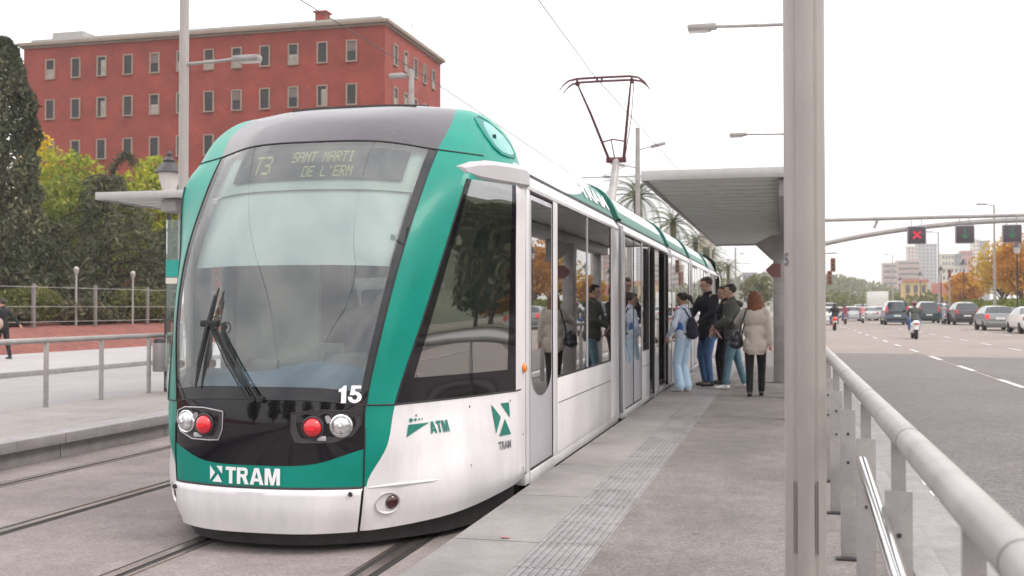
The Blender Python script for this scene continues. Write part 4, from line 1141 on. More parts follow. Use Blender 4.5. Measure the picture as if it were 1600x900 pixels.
DARKT = cloth('dark_trousers', (.014, .013, .016)); RED = cloth('red_scarf', (.30, .03, .05)); SHIRT = cloth('white_shirt', (.7, .68, .68), .05)
PIN = .27
g = person('person in white and blue tracksuit top and pale blue flared trousers by the tram door', (-1.54, 17.2, PIN), R(62), 1.55, [(-.09, .02), (.09, -.02)],
           [(-.25, .16, .98, (-.7, -.6, -.3)), (.10, .20, 1.02, (.8, -.5, -.3))], JWHITE, PALE, SHOEW, HAIRD, 'pony', SKIN, hem=.95, female=True, flare=.035, bulk=.92, head=(.12, -.22))
k = 1.55 / 1.75
def band(name, pts, r, m, par): return MB().tube(pts, r, 8).build(name, m, par)
m_ = [('e', (0, .0, 1.02), (.150, .112, .09)), ('e', (-.13, .02, 1.12), (.022, .11, .14)), ('e', (.13, .02, 1.12), (.022, .11, .14))]
blob('blue_panel', m_, JBLUE, g, .010, 4)
for s in (-1, 1): band('sleeve_stripe', [(s * .165, -.005, 1.44), (s * .222, -.02, 1.36), (s * .245, -.045, 1.26), (s * .25, -.06, 1.17)], .012, JBLUE, g)
bp = thing('backpack', 'small dark navy backpack on the back of the person in white and blue', 'backpack', (-1.54, 17.2, PIN), R(62)); bp.scale = (k, k, k)
NAVY = cloth('bag_navy', (.016, .016, .035))
blob('bag_body', [('e', (.02, -.17, 1.14), (.135, .085, .15)), ('e', (.02, -.18, 1.03), (.14, .095, .10)), ('e', (.02, -.16, 1.26), (.09, .06, .07))], NAVY, bp, .010, 3)
for s in (-1, 1): band('strap', [(s * .05 + .02, -.15, 1.32), (s * .10, -.09, 1.475), (s * .115, .06, 1.45), (s * .13, .135, 1.30), (s * .15, .06, 1.10), (s * .11, -.12, 1.02)], .014, NAVY, bp)

t = person('tall person in dark navy coat and blue jeans looking down beside the tram', (-1.25, 18.56, PIN), R(128), 1.83, [(-.11, .03), (.11, -.02)],
           [(-.20, .30, 1.02, (-.7, -.6, -.2)), (.12, .30, 1.10, (.8, -.5, -.3))], JNAVY, JEANS, SHOEB, HAIRB, 'short', SKIN2, hem=.74, bulk=1.12, head=(-.2, -.30))
mdl = person('person mostly hidden behind the parka wearer, holding a pale blue paper', (-.99, 19.0, PIN), R(105), 1.69, [(-.10, .0), (.10, .06)],
           [(-.16, .26, 1.22, (-.7, -.5, -.4)), (.14, .26, 1.15, (.8, -.5, -.3))], cloth('jacket_dark_plum', (.03, .02, .03)), DARKT, SHOEB, HAIRD, 'short', SKIN2, hem=.80, head=(.1, -.15))
o = MB().box((0, 0, 0), (.21, .004, .30)).build('paper', mat('pale_blue_paper', (.36, .56, .80), .7, var=.25, scale=9), None); o.location = (-1.26, 18.72, PIN + 1.24); o.rotation_euler = (R(-12), R(14), R(25))
tag(o, 'pale blue paper held up between the tall person and the parka wearer', 'paper')
j = person('person in grey green parka and faded jeans stepping towards the tram, facing left', (-.80, 17.95, PIN), R(98), 1.70, [(-.10, .14, .2), (.13, -.20, -.3)],
           [(-.10, .30, 1.05, (-.8, -.5, -.4)), (.12, .30, .98, (.8, -.6, -.3))], JOLIVE, JEANG, SHOEW, HAIRD, 'short', SKIN2, hem=.78, bulk=1.18, head=(.05, -.12), lean=(0, .03))
blob('scarf', [('e', (0, .075, 1.42), (.06, .03, .05)), ('c', (.0, .115, 1.40), (.02, .135, 1.16), .026, .03), ('c', (.0, .115, 1.40), (-.05, .13, 1.20), .022, .022)], RED, j, .010, 3)
blob('shirt', [('c', (0, .105, 1.40), (0, .128, 1.12), .035, .042)], SHIRT, j, .010, 3)
blob('hood', [('e', (0, -.10, 1.42), (.13, .07, .06)), ('e', (.09, -.06, 1.44), (.05, .07, .05)), ('e', (-.09, -.06, 1.44), (.05, .07, .05))], JOLIVE, j, .010, 4)
o = MB().box((0, 0, 0), (.18, .25, .012), .003).build('folder', mat('folder_white_red', (.68, .62, .62), .6, col2=(.45, .03, .06), var=1, scale=7), None); o.location = (-1.06, 17.88, PIN + .93); o.rotation_euler = (R(55), R(10), R(80))
tag(o, 'white and red folder held in front of the grey green parka', 'folder')
wv = person('person with long red hair in a beige coat and black trousers walking away', (-.42, 16.6, PIN), R(-6), 1.56, [(-.075, -.14), (.085, .12)],
           [(-.10, .26, 1.34, (-1, -.3, -.5)), (.25, -.02, .86, (1, -.6, 0))], JBEIGE, cloth('black_trousers', (.008, .008, .009)), SHOEB, HAIRR, 'long', SKIN, hem=.70, female=True, bulk=1.26, head=(.0, -.05))
hb = thing('handbag', 'black shoulder bag hanging at the left hip of the beige coat', 'handbag', (-.42, 16.6, PIN), R(-6)); kk = 1.56 / 1.75; hb.scale = (kk, kk, kk)
BAG = mat('black_leather', (.015, .016, .025), .35, var=.3, bump=.3)
blob('bag_body', [('e', (-.31, .0, .95), (.11, .19, .14)), ('e', (-.32, -.01, .86), (.115, .21, .08))], BAG, hb, .012, 3)
band('strap', [(-.25, -.12, .98), (-.21, -.135, 1.2), (-.13, -.085, 1.47), (-.12, .05, 1.47), (-.20, .15, 1.2), (-.24, .09, .98)], .012, BAG, hb)
# ------------------------------------------------------------------ vegetation
BARK = mat('bark', (.06, .045, .035), .95, var=.3, scale=8, bump=.8, bscale=18, stretch=(1, 1, .3))
BARKP = mat('palm_bark', (.13, .095, .07), .95, var=.3, scale=10, bump=.8, bscale=20)
LF_CYP = leafmat('leaf_cypress', [(.034, .040, .030), (.10, .11, .072), (.28, .27, .165)], .25)
LF_CED = leafmat('leaf_cedar', [(.040, .044, .032), (.105, .115, .072), (.22, .22, .13)], .15)
LF_YG = leafmat('leaf_yellow_green', [(.13, .17, .035), (.30, .34, .055), (.52, .48, .06)], .4)
LF_YEL = leafmat('leaf_yellow', [(.38, .30, .03), (.65, .46, .04), (.75, .50, .04)], .4)
LF_AUT = leafmat('leaf_autumn', [(.30, .13, .03), (.55, .26, .05), (.68, .38, .08)], .4)
LF_AUY = leafmat('leaf_autumn_gold', [(.30, .18, .02), (.55, .34, .03), (.60, .42, .05)], .4)
LF_OLV = leafmat('leaf_olive', [(.055, .065, .025), (.13, .14, .05), (.24, .22, .09)], .3)
LF_PALM = leafmat('leaf_palm', [(.04, .055, .02), (.095, .11, .04), (.17, .15, .06)], .25)
LF_BUSH = leafmat('leaf_bush', [(.045, .045, .028), (.10, .095, .06), (.20, .165, .10)], .2)
LF_GRN = leafmat('leaf_green', [(.075, .10, .03), (.16, .20, .05), (.33, .33, .08)], .35)
def leafmesh(name, m, C, size, parent, aspect=.6, flat=0.0, droop=0.0):
    """one small four-sided leaf at every point of C"""
    C = np.asarray(C, float); n = len(C)
    a = nrg.normal(size=(n, 3)); a[:, 2] = a[:, 2] * (1 - flat) - droop; a /= np.linalg.norm(a, axis=1)[:, None]
    b = nrg.normal(size=(n, 3)); b -= a * (a * b).sum(1)[:, None]; b /= np.linalg.norm(b, axis=1)[:, None]
    s = size * nrg.uniform(.6, 1.4, size=(n, 1))
    a = a * s; b = b * s * aspect
    V = np.stack([C - a, C + b * .8, C + a, C - b * .8], 1).reshape(-1, 3)
    me = bpy.data.meshes.new(name)
    me.vertices.add(4 * n); me.vertices.foreach_set('co', V.ravel())
    me.loops.add(4 * n); me.loops.foreach_set('vertex_index', np.arange(4 * n, dtype=np.int32))
    me.polygons.add(n); me.polygons.foreach_set('loop_start', np.arange(0, 4 * n, 4, dtype=np.int32)); me.polygons.foreach_set('loop_total', np.full(n, 4, dtype=np.int32))
    me.materials.append(m); me.update(); me.validate()
    return link(bpy.data.objects.new(name, me), parent)
def clump_pts(c, r, n, shell=.5):
    d = nrg.normal(size=(n, 3)); d /= np.linalg.norm(d, axis=1)[:, None]
    q = nrg.uniform(0, 1, size=(n, 1)) ** (1 / 3.0); q = shell + (1 - shell) * q if shell else q
    q = np.where(nrg.uniform(size=(n, 1)) < .25, nrg.uniform(0, 1, size=(n, 1)), q)
    return np.asarray(c) + d * q * np.asarray(r)
def broad_tree(label, loc, h, rad, m, group, nleaf=4200, size=.15, seed=0, trunk=.16, base=.35, name='broadleaf_tree', squash=1.0):
    rg = random.Random(seed); t = thing(name, label, 'tree', loc, 0, group)
    tm = MB(); zc = h * (base + 1) / 2; hz = h * (1 - base) / 2
    tm.tube([(0, 0, -.2), (.05, .03, h * base * .6), (-.03, .02, h * base), (0, 0, h * .75)], [trunk * 1.25, trunk, trunk * .8, trunk * .25], 9)
    cl = []
    K = 15
    for k in range(K):
        a = k * 2.39996; zz = -1 + 2 * (k + .5) / K; q = math.sqrt(max(0, 1 - zz * zz)) * rg.uniform(.55, 1.0)
        c = (rad * .72 * q * math.cos(a), rad * .72 * q * math.sin(a) , zc + hz * .74 * zz)
        rr = rad * rg.uniform(.30, .50); cl.append((c, (rr, rr, rr * .8 * squash)))
        z0 = h * base * rg.uniform(.7, 1.1)
        tm.tube([(0, 0, z0), (c[0] * .5, c[1] * .5, (z0 + c[2]) / 2 + .2), c], [trunk * .45, trunk * .28, trunk * .08], 6)
    tm.build('trunk', BARK, t)
    P_ = [clump_pts(c, r, nleaf // K, .45) for c, r in cl]
    leafmesh('crown', m, np.concatenate(P_), size, t)
    return t
def cypress(label, loc, h, rad, seed=0):
    t = thing('cypress_tree', label, 'tree', loc, 0, 'trees of the park behind the fence')
    MB().tube([(0, 0, -.2), (0, 0, h * .9)], [.22, .04], 8).build('trunk', BARK, t)
    n = 15000; z = nrg.uniform(.02, 1, n) ** .85; a = nrg.uniform(0, 2 * math.pi, n)
    prof = rad * np.minimum(1, 3.2 * z + .45) * np.sqrt(np.maximum(0, 1 - z ** 3.2)) * (1 + .13 * np.sin(a * 3 + z * 17) + .12 * np.sin(a * 5 - z * 41))
    q = prof * nrg.uniform(.55, 1.0, n) ** .5
    leafmesh('crown', LF_CYP, np.stack([q * np.cos(a), q * np.sin(a), z * h], 1), .14, t, .5, 0, -.9)
    return t
def cedar(label, loc, h, rad, seed=0, drop=.35):
    rg = random.Random(seed); t = thing('cedar_tree', label, 'tree', loc, 0, 'trees of the park behind the fence')
    tm = MB().tube([(0, 0, -.2), (0, 0, h * .6), (.25, .1, h * .9), (.8, .2, h * .985), (1.25, .3, h * .90)], [.24, .13, .07, .05, .02], 8)
    P_ = []
    def spray(p0, d, ln, n):
        pts = []
        for k in range(7):
            q = k / 6; pts.append((p0[0] + d[0] * ln * q, p0[1] + d[1] * ln * q, p0[2] + .28 * ln * math.sin(q * 2.2) * .6 - drop * ln * q * q))
        tm.tube(pts, [.06, .05, .042, .034, .026, .018, .01], 5)
        for k in range(n):
            q = nrg.uniform(.02, 1) ** .6; i = min(int(q * 6), 5); f_ = q * 6 - i
            p = np.array(pts[i]) * (1 - f_) + np.array(pts[i + 1]) * f_
            side_ = nrg.normal() * .24 * ln * (1 - q * .55)
            P_.append(p + np.array([-d[1] * side_, d[0] * side_, -abs(nrg.normal()) * .28 - abs(side_) * .25]))
    lev = 11
    for L_ in range(lev):
        z = h * (.10 + .82 * L_ / lev); ln = rad * 1.25 * (1 - L_ / lev) ** .8 + .35
        for k in range(7):
            a = k * .8976 + L_ * 1.3 + rg.uniform(-.3, .3); spray((0, 0, z), (math.cos(a), math.sin(a)), ln * rg.uniform(.55, 1.25), 120)
    for q in np.linspace(0, 1, 260):
        x = .05 + 1.25 * q; P_.append(np.array([x + nrg.normal() * .12, .25 * q + nrg.normal() * .14, h * (.88 + .11 * math.sin(q * 2.6)) - abs(nrg.normal()) * .18]))
    tm.build('trunk', BARK, t)
    leafmesh('crown', LF_CED, np.array(P_), .17, t, .22, 0, .6)
    return t
def bush(label, loc, r, m, n=1600, size=.10, group='bushes behind the park fence'):
    t = thing('bush', label, 'bush', loc, 0, group)
    m_ = MB()
    for k in range(5): m_.tube([(0, 0, -.1), (r[0] * .4 * math.cos(k * 1.3), r[1] * .4 * math.sin(k * 1.3), r[2] * .9)], [.03, .01], 5)
    m_.build('stem', BARK, t)
    P_ = [clump_pts((r[0] * .5 * math.cos(k * 2.4), r[1] * .5 * math.sin(k * 2.4), r[2] * (.7 + .3 * math.sin(k * 3.1))), (r[0] * .6, r[1] * .6, r[2] * .6), n // 6, .4) for k in range(6)]
    leafmesh('crown', m, np.concatenate(P_), size, t)
    return t
def palm(label, loc, h, seed=0, fr_len=2.3, name='palm_tree'):
    rg = random.Random(seed); t = thing(name, label, 'palm tree', loc, 0, 'palm trees beyond the tram')
    MB().tube([(0, 0, -.2), (.05, 0, h * .5), (0, .03, h)], [.26, .20, .22], 10).build('trunk', BARKP, t)
    m = MB()
    for k in range(34):
        a = k * 2.39996; el_ = R(82 - 108 * (k / 33.0)); ln = fr_len * rg.uniform(.85, 1.1)
        d = Vector((math.cos(a), math.sin(a), 0)); sd = Vector((-d.y, d.x, 0)); p = Vector((0, 0, h)); pts = [p.copy()]
        e_ = el_
        for q in range(9):
            p = p + (d * math.cos(e_) + Vector((0, 0, 1)) * math.sin(e_)) * ln / 9; pts.append(p.copy()); e_ -= R(10.5)
        m.tube(pts, [.03 - .0027 * q for q in range(10)], 4)
        for q in range(1, 10):
            for s in (-1, 1):
                for hq in (0, .5):
                    p0 = pts[q - 1].lerp(pts[q], hq + .25); L_ = .52 * math.sin(math.pi * (.12 + .80 * (q - 1 + hq) / 9)) * fr_len / 2.3
                    dr = (pts[q] - pts[q - 1]).normalized(); e1 = p0 + (sd * s * .8 + dr * .75 + Vector((0, 0, -.30))) * L_
                    m.add([p0 - dr * .026, p0 + dr * .026, e1], [(0, 1, 2)])
    m.build('crown', LF_PALM, t, smooth=0, fix=False)
    return t

# left: park behind the fence
cypress('tall dark narrow cypress at the far left in front of the red brick building', (-32.0, 39, .9), 12.1, 1.55)
PK = 'trees of the park behind the fence'
broad_tree('yellow green leafy tree right of the tall cypress, with bright yellow top sprays', (-37.4, 50, .9), 9.4, 3.1, LF_YG, PK, 6000, .16, 2, .2, .12)
broad_tree('slender yellow tree peeping out between the cypress and the brick wall', (-40.6, 52, .9), 11.2, 1.25, LF_YEL, PK, 1500, .15, 5, .12, .45)
broad_tree('pale yellow green tree behind the canopy of the left platform', (-36.4, 57, .9), 10.2, 3.0, LF_YG, PK, 5200, .17, 3, .2, .15)
broad_tree('low yellow green tree between the other two pale trees', (-39.0, 56, .9), 8.4, 2.7, LF_YG, PK, 4200, .17, 4, .18, .12)
broad_tree('mid green leafy tree between the tall cypress and the bent cedar', (-34.6, 47.0, .9), 7.6, 2.9, LF_GRN, PK, 5200, .13, 31, .18, .1)
cedar('dark cedar with drooping branches and a bent tip above the left canopy', (-31.4, 45.5, .9), 8.2, 3.7, 1)
cedar('dark cedar standing just right of the tall cypress behind the fence', (-32.6, 42.5, .9), 4.6, 2.9, 7)
cedar('dark low cedar partly hidden by the column of the left canopy', (-30.6, 50, .9), 5.6, 3.3, 9)
cedar('dark cedar behind the cypress at the left edge of the picture', (-37.5, 45, .9), 7.5, 3.3, 12)
bl = ['brownish green bush under the cypress at the far left', 'grey green bush between the first and second fence posts', 'dark bush below the bent cedar', 'dull green bush left of the fence post with the right hand lantern', 'dark green bush next to the left platform canopy column', 'dark bush at the right end of the visible park fence']
for i, (y, rx_, rz_) in enumerate(((34.6, 1.5, .95), (36.6, 1.6, 1.05), (38.8, 1.5, 1.0), (40.8, 1.7, .95), (43.2, 1.7, 1.1), (46, 1.9, 1.1))):
    bush(bl[i], (-28.4 - .5 * (i % 2), y, .85), (1.2, rx_ * (.75 + .1 * (i % 3)), rz_ * (.55 + .3 * ((i * 2) % 3))), [LF_BUSH, LF_OLV, LF_BUSH][i % 3], 1500, .11)
FN = thing('park_fence', 'wire fence with pale concrete posts along the top of the red bank', 'fence', (-27, 20, .85))
PCON = mat('concrete_post', (.19, .172, .165), .85, var=.12, scale=8)
for k in range(16): MB().box((-27, 16.1 + k * 3.70, .85 + .80), (.11, .11, 1.66), .02).build('post', PCON, FN, world=True)
m = MB()
for z in (1.62, 1.05, 2.35): m.tube([(-26.93, 10, z), (-26.93, 74, z)], .012, 5)
m.build('wire', GALV, FN, world=True)

# the brick building
BRK = bpy.data.materials.new('red_brick'); BRK.use_nodes = True; nt = BRK.node_tree; L = nt.links.new; b = nt.nodes['Principled BSDF']; b.inputs['Roughness'].default_value = .9
tc = nd(nt, 'ShaderNodeTexCoord'); sp = nd(nt, 'ShaderNodeSeparateXYZ'); L(tc.outputs['Object'], sp.inputs[0])
ad = nd(nt, 'ShaderNodeMath', operation='ADD'); L(sp.outputs[0], ad.inputs[0]); L(sp.outputs[1], ad.inputs[1])
cb = nd(nt, 'ShaderNodeCombineXYZ'); L(ad.outputs[0], cb.inputs[0]); L(sp.outputs[2], cb.inputs[1])
bt = nd(nt, 'ShaderNodeTexBrick'); bt.inputs['Scale'].default_value = 3.2; bt.inputs['Color1'].default_value = (.262, .037, .026, 1); bt.inputs['Color2'].default_value = (.190, .025, .018, 1); bt.inputs['Mortar'].default_value = (.30, .085, .068, 1); bt.inputs['Mortar Size'].default_value = .03
L(cb.outputs[0], bt.inputs['Vector'])
nz = nd(nt, 'ShaderNodeTexNoise'); nz.inputs['Scale'].default_value = .5; nz.inputs['Detail'].default_value = 9; nz.inputs['Roughness'].default_value = .72; L(tc.outputs['Object'], nz.inputs['Vector'])
mr = nd(nt, 'ShaderNodeMapRange'); mr.inputs['From Min'].default_value = .3; mr.inputs['From Max'].default_value = .7; mr.inputs['To Min'].default_value = .70; mr.inputs['To Max'].default_value = 1.28; L(nz.outputs['Fac'], mr.inputs['Value'])
mm = nd(nt, 'ShaderNodeMix', data_type='RGBA', blend_type='MULTIPLY'); mm.inputs[0].default_value = 1; L(bt.outputs['Color'], mm.inputs[6]); L(mr.outputs['Result'], mm.inputs[7]); L(mm.outputs[2], b.inputs['Base Color'])
STONE = mat('cream_stone', (.33, .255, .205), .85, var=.1, scale=2, stain=.15)
CURT = mat('window_curtain', (.30, .26, .23), .8, var=.3, scale=1.5)
SHUT = mat('window_shutter', (.16, .12, .11), .7, var=.2, scale=3)
PANE = mat('window_pane', (.035, .030, .035), .15, spec=.25, var=.3, scale=.7)
BB = thing('brick_building', 'large red brick building with rows of small cream framed windows on the left', 'building', (-48.8, 90.4, 0))
m = MB(); m.box((-48.8, 90.4, 12.4), (34.4, 14.8, 24.9)); m.build('wall', BRK, BB, world=True, smooth=0)
m = MB(); m.box((-48.8, 90.4, 25.05), (35.2, 15.6, .32), .05); m.box((-48.8, 90.4, 24.80), (34.7, 15.1, .16)); rf = m.build('cornice', mat('cornice_stone', (.27, .215, .18), .85, var=.15, scale=1.5), BB, world=True)
MB().box((-48.8, 90.4, 25.4), (33.5, 14, .4)).build('roof', ROOFG, rf, world=True)
m = MB(); m.box((-38.1, 85.2, 26.0), (.95, .95, 1.4)); m.box((-38.1, 85.2, 26.72), (1.25, 1.25, .12)); m.build('chimney', BRK, rf, world=True)
m = MB(); m.box((-34.6, 85, 25.6), (.6, .6, .7)); m.build('vent_box', STONE, rf, world=True)
MB().box((-62.6, 86.5, 25.9), (3.2, 4, 1.1)).build('roof_house', ROOFG, rf, world=True)
m = MB(); m.tube([(-31.9, 90.5, 25.3), (-31.9, 90.5, 27.0)], .03, 5); m.tube([(-31.9, 90.1, 26.6), (-31.9, 90.9, 26.6)], .02, 5); m.build('aerial', DARKM, rf, world=True)
def bwin(x, y, z, face, kind):
    w_, h_ = .76, 1.62
    f = MB(); gl = MB()
    def bx(mb, du, dz, su, sz, dep, off):
        if face == 'f': mb.box((x + du, y - off, z + dz), (su, dep, sz))
        else: mb.box((x + off, y + du, z + dz), (dep, su, sz))
    for s in (-1, 1): bx(f, s * (w_ / 2 + .05), 0, .10, h_ + .20, .14, .05)
    bx(f, 0, h_ / 2 + .05, w_, .10, .14, .05); bx(f, 0, -h_ / 2 - .05, w_ + .22, .10, .18, .07)
    w = f.build('window', STONE, BB, world=True, smooth=0)
    bx(gl, 0, 0, w_, h_, .03, .012); gl.build('pane', PANE, w, world=True, smooth=0)
    if kind:
        c = MB()
        if kind == 1: bx(c, .15, -.12, .46, h_ - .3, .02, .035)
        elif kind == 2: bx(c, 0, h_ / 4, w_, h_ / 2, .02, .035)
        else: bx(c, 0, -h_ / 4, w_, h_ / 2, .02, .035)
        c.build('blind', CURT if kind != 2 else SHUT, w, world=True, smooth=0)
rw = random.Random(5)
for r_, z in enumerate((22.75, 19.15, 15.45, 11.8, 8.2)):
    for k in range(12): bwin(-34.5 - k * 2.61, 83.0, z, 'f', rw.choice([0, 0, 0, 1, 2, 3]))
    for k in range(5): bwin(-31.6, 85.35 + k * 2.52, z, 's', rw.choice([0, 1, 2, 3]))

# lanterns and lamps of the left road
def lantern(label, loc, h, s=1.0, group='old style black street lanterns'):
    t = thing('street_lantern', label, 'lantern', loc, 0, group)
    m = MB(); m.lathe([(.16, 0), (.16, .25), (.10, .4), (.07, 1.0), (.055, h - .9), (.08, h - .85), (.05, h - .75), (.05, h - .66)], (0, 0, 0), 10); m.build('post', DARKM, t)
    m = MB(); m.lathe([(.16 * s, h - .66), (.27 * s, h - .64 + .42 * s), (.25 * s, h - .63 + .42 * s)], (0, 0, 0), 8); gl = m.build('lamp_glass', FROST, t, smooth=20)
    z = h - .63 + .42 * s
    m = MB(); m.lathe([(.36 * s, z), (.33 * s, z + .06), (.20 * s, z + .20 * s), (.14 * s, z + .26 * s), (.16 * s, z + .30 * s), (.06 * s, z + .40 * s), (.07 * s, z + .46 * s), (.01, z + .56 * s)], (0, 0, 0), 8); m.build('lamp_cap', DARKM, t, smooth=20)
    return t
lantern('black lantern with pale glass rising behind the left platform canopy', (-17.5, 28.3, .11), 5.55, 1.22)
def globe(label, loc, h):
    t = thing('park_lamp', label, 'lamp', loc, 0, 'small park lamps by the fence')
    MB().tube([(0, 0, 0), (0, 0, h - .25)], [.05, .04], 8).build('post', GALV, t)
    MB().lathe([(.05, h - .28), (.09, h - .20), (.11, h - .06), (.07, h + .01), (.02, h + .04)], (0, 0, 0), 12).build('lamp_glass', mat('lamp_glass_dull', (.36, .33, .30), .4), t)
globe('small pale lamp above the middle post of the park fence', (-27.6, 37.9, .85), 2.35)
globe('small pale lamp on a slim post by the park fence, nearer the tram', (-27.6, 41.8, .85), 2.3)
sl_ = thing('street_lamp', 'tall grey street lamp in front of the brick building right of the tram roof', 'street lamp', (-11.65, 33, 0), 0, 'tall street lamps')
MB().tube([(0, 0, 0), (0, 0, 9.3)], [.12, .085], 12).build('pole', GALV, sl_)
MB().tube([(0, 0, 9.1), (-.25, 0, 9.12)], .04, 8).build('arm', GALV, sl_)
MB().box((-.48, 0, 9.10), (.55, .26, .17), .07).build('lamp_head', GALV, sl_)
# the walker at the left edge
person('person in black jacket and trousers walking on the far left pavement, cut by the frame', (-21.62, 26.4, .11), R(80), 1.72, [(-.09, .24), (.09, -.20)],
       [(-.27, .14, .82, (-.5, -1, 0)), (.30, -.36, .98, (.5, -1, 0))], cloth('jacket_black', (.012, .012, .014)), DARKT, SHOEB, HAIRD, 'short', SKIN, hem=.80, group=None, vox=.014)
bgp = thing('shoulder_bag', 'pale brown bag carried by the walker at the left edge', 'bag', (-21.62, 26.4, .11), R(80))
blob('bag_body', [('e', (-.28, -.16, 1.02), (.07, .17, .17))], cloth('bag_tan', (.40, .28, .24)), bgp, .014, 3)

# palms and trees beyond the tram
for i, (y, h, lb) in enumerate(((60, 7.6, 'palm just behind the pantograph pole, nearest of the row beyond the tram'), (80, 7.6, 'second palm of the row, seen over the tram roof beside the canopy edge'), (101, 7.4, 'third palm of the row, low over the tram roof by the canopy corner'),
                               (122, 7.2, 'fourth palm of the row, just left of the tall person'), (146, 6.6, 'small far palm above the heads of the waiting people'))):
    palm(lb, (-7.9 if y < 130 else -7.2, y, .1), h, i, 2.4)
broad_tree('dark green leafy tree seen over the waiting people at the end of the tram', (-8.8, 128, .1), 7.2, 2.7, LF_OLV, None, 3000, .2, 8, .2, .2)
broad_tree('pale olive tree far beyond the end of the platform', (-4.2, 190, .1), 7.2, 3.4, LF_OLV, None, 2600, .26, 9, .2, .2)
# ------------------------------------------------------------------ traffic on the right
def carpaint(n, c, metal=.3): return mat(n, c, .3, metal=metal, coat=.8, var=.05, scale=3)
CBLACK = mat('car_plastic', (.02, .02, .021), .6, var=.2)
TYRE = mat('tyre', (.018, .017, .017), .85, var=.2)
RIM = mat('wheel_rim', (.45, .45, .47), .3, metal=.8, var=.1)
PLATE = mat('number_plate', (.72, .72, .68), .4, var=.05)
TAILR = mat('tail_lens', (.50, .02, .02), .2, coat=.8, var=.15, scale=12)
BRAKE = emit('brake_light', (1, .05, .05), .8)
KIND = {
 'hatch': dict(L=4.1, W=.86, zb=.96, st=[(.0, .52, .70), (.10, .90, .98), (.20, 1.0, 1.02), (.52, 1.0, 1.40), (1.5, 1.0, 1.47), (2.45, .99, 1.40), (3.15, .97, 1.0), (3.85, .86, .88), (4.1, .62, .70)], lamp=(.80, .30)),
 'suv': dict(L=4.6, W=.93, zb=1.12, st=[(.0, .62, .85), (.08, 1.05, 1.12), (.14, 1.14, 1.16), (.38, 1.14, 1.70), (1.6, 1.14, 1.78), (2.8, 1.12, 1.68), (3.4, 1.10, 1.13), (4.3, 1.02, 1.04), (4.6, .80, .88)], lamp=(1.0, .34)),
 'van': dict(L=4.7, W=.92, zb=1.10, st=[(.0, .55, .85), (.06, 1.05, 1.10), (.12, 1.12, 1.14), (.24, 1.12, 1.80), (1.8, 1.12, 1.88), (3.0, 1.10, 1.78), (3.9, 1.04, 1.08), (4.4, .92, .95), (4.7, .70, .80)], lamp=(1.15, .5)),
 'saloon': dict(L=4.5, W=.88, zb=.95, st=[(.0, .60, .80), (.12, .95, .98), (.80, 1.0, 1.02), (1.35, 1.0, 1.36), (2.0, 1.0, 1.42), (2.7, .99, 1.36), (3.4, .96, .99), (4.2, .85, .88), (4.5, .62, .70)], lamp=(.78, .2)),
}
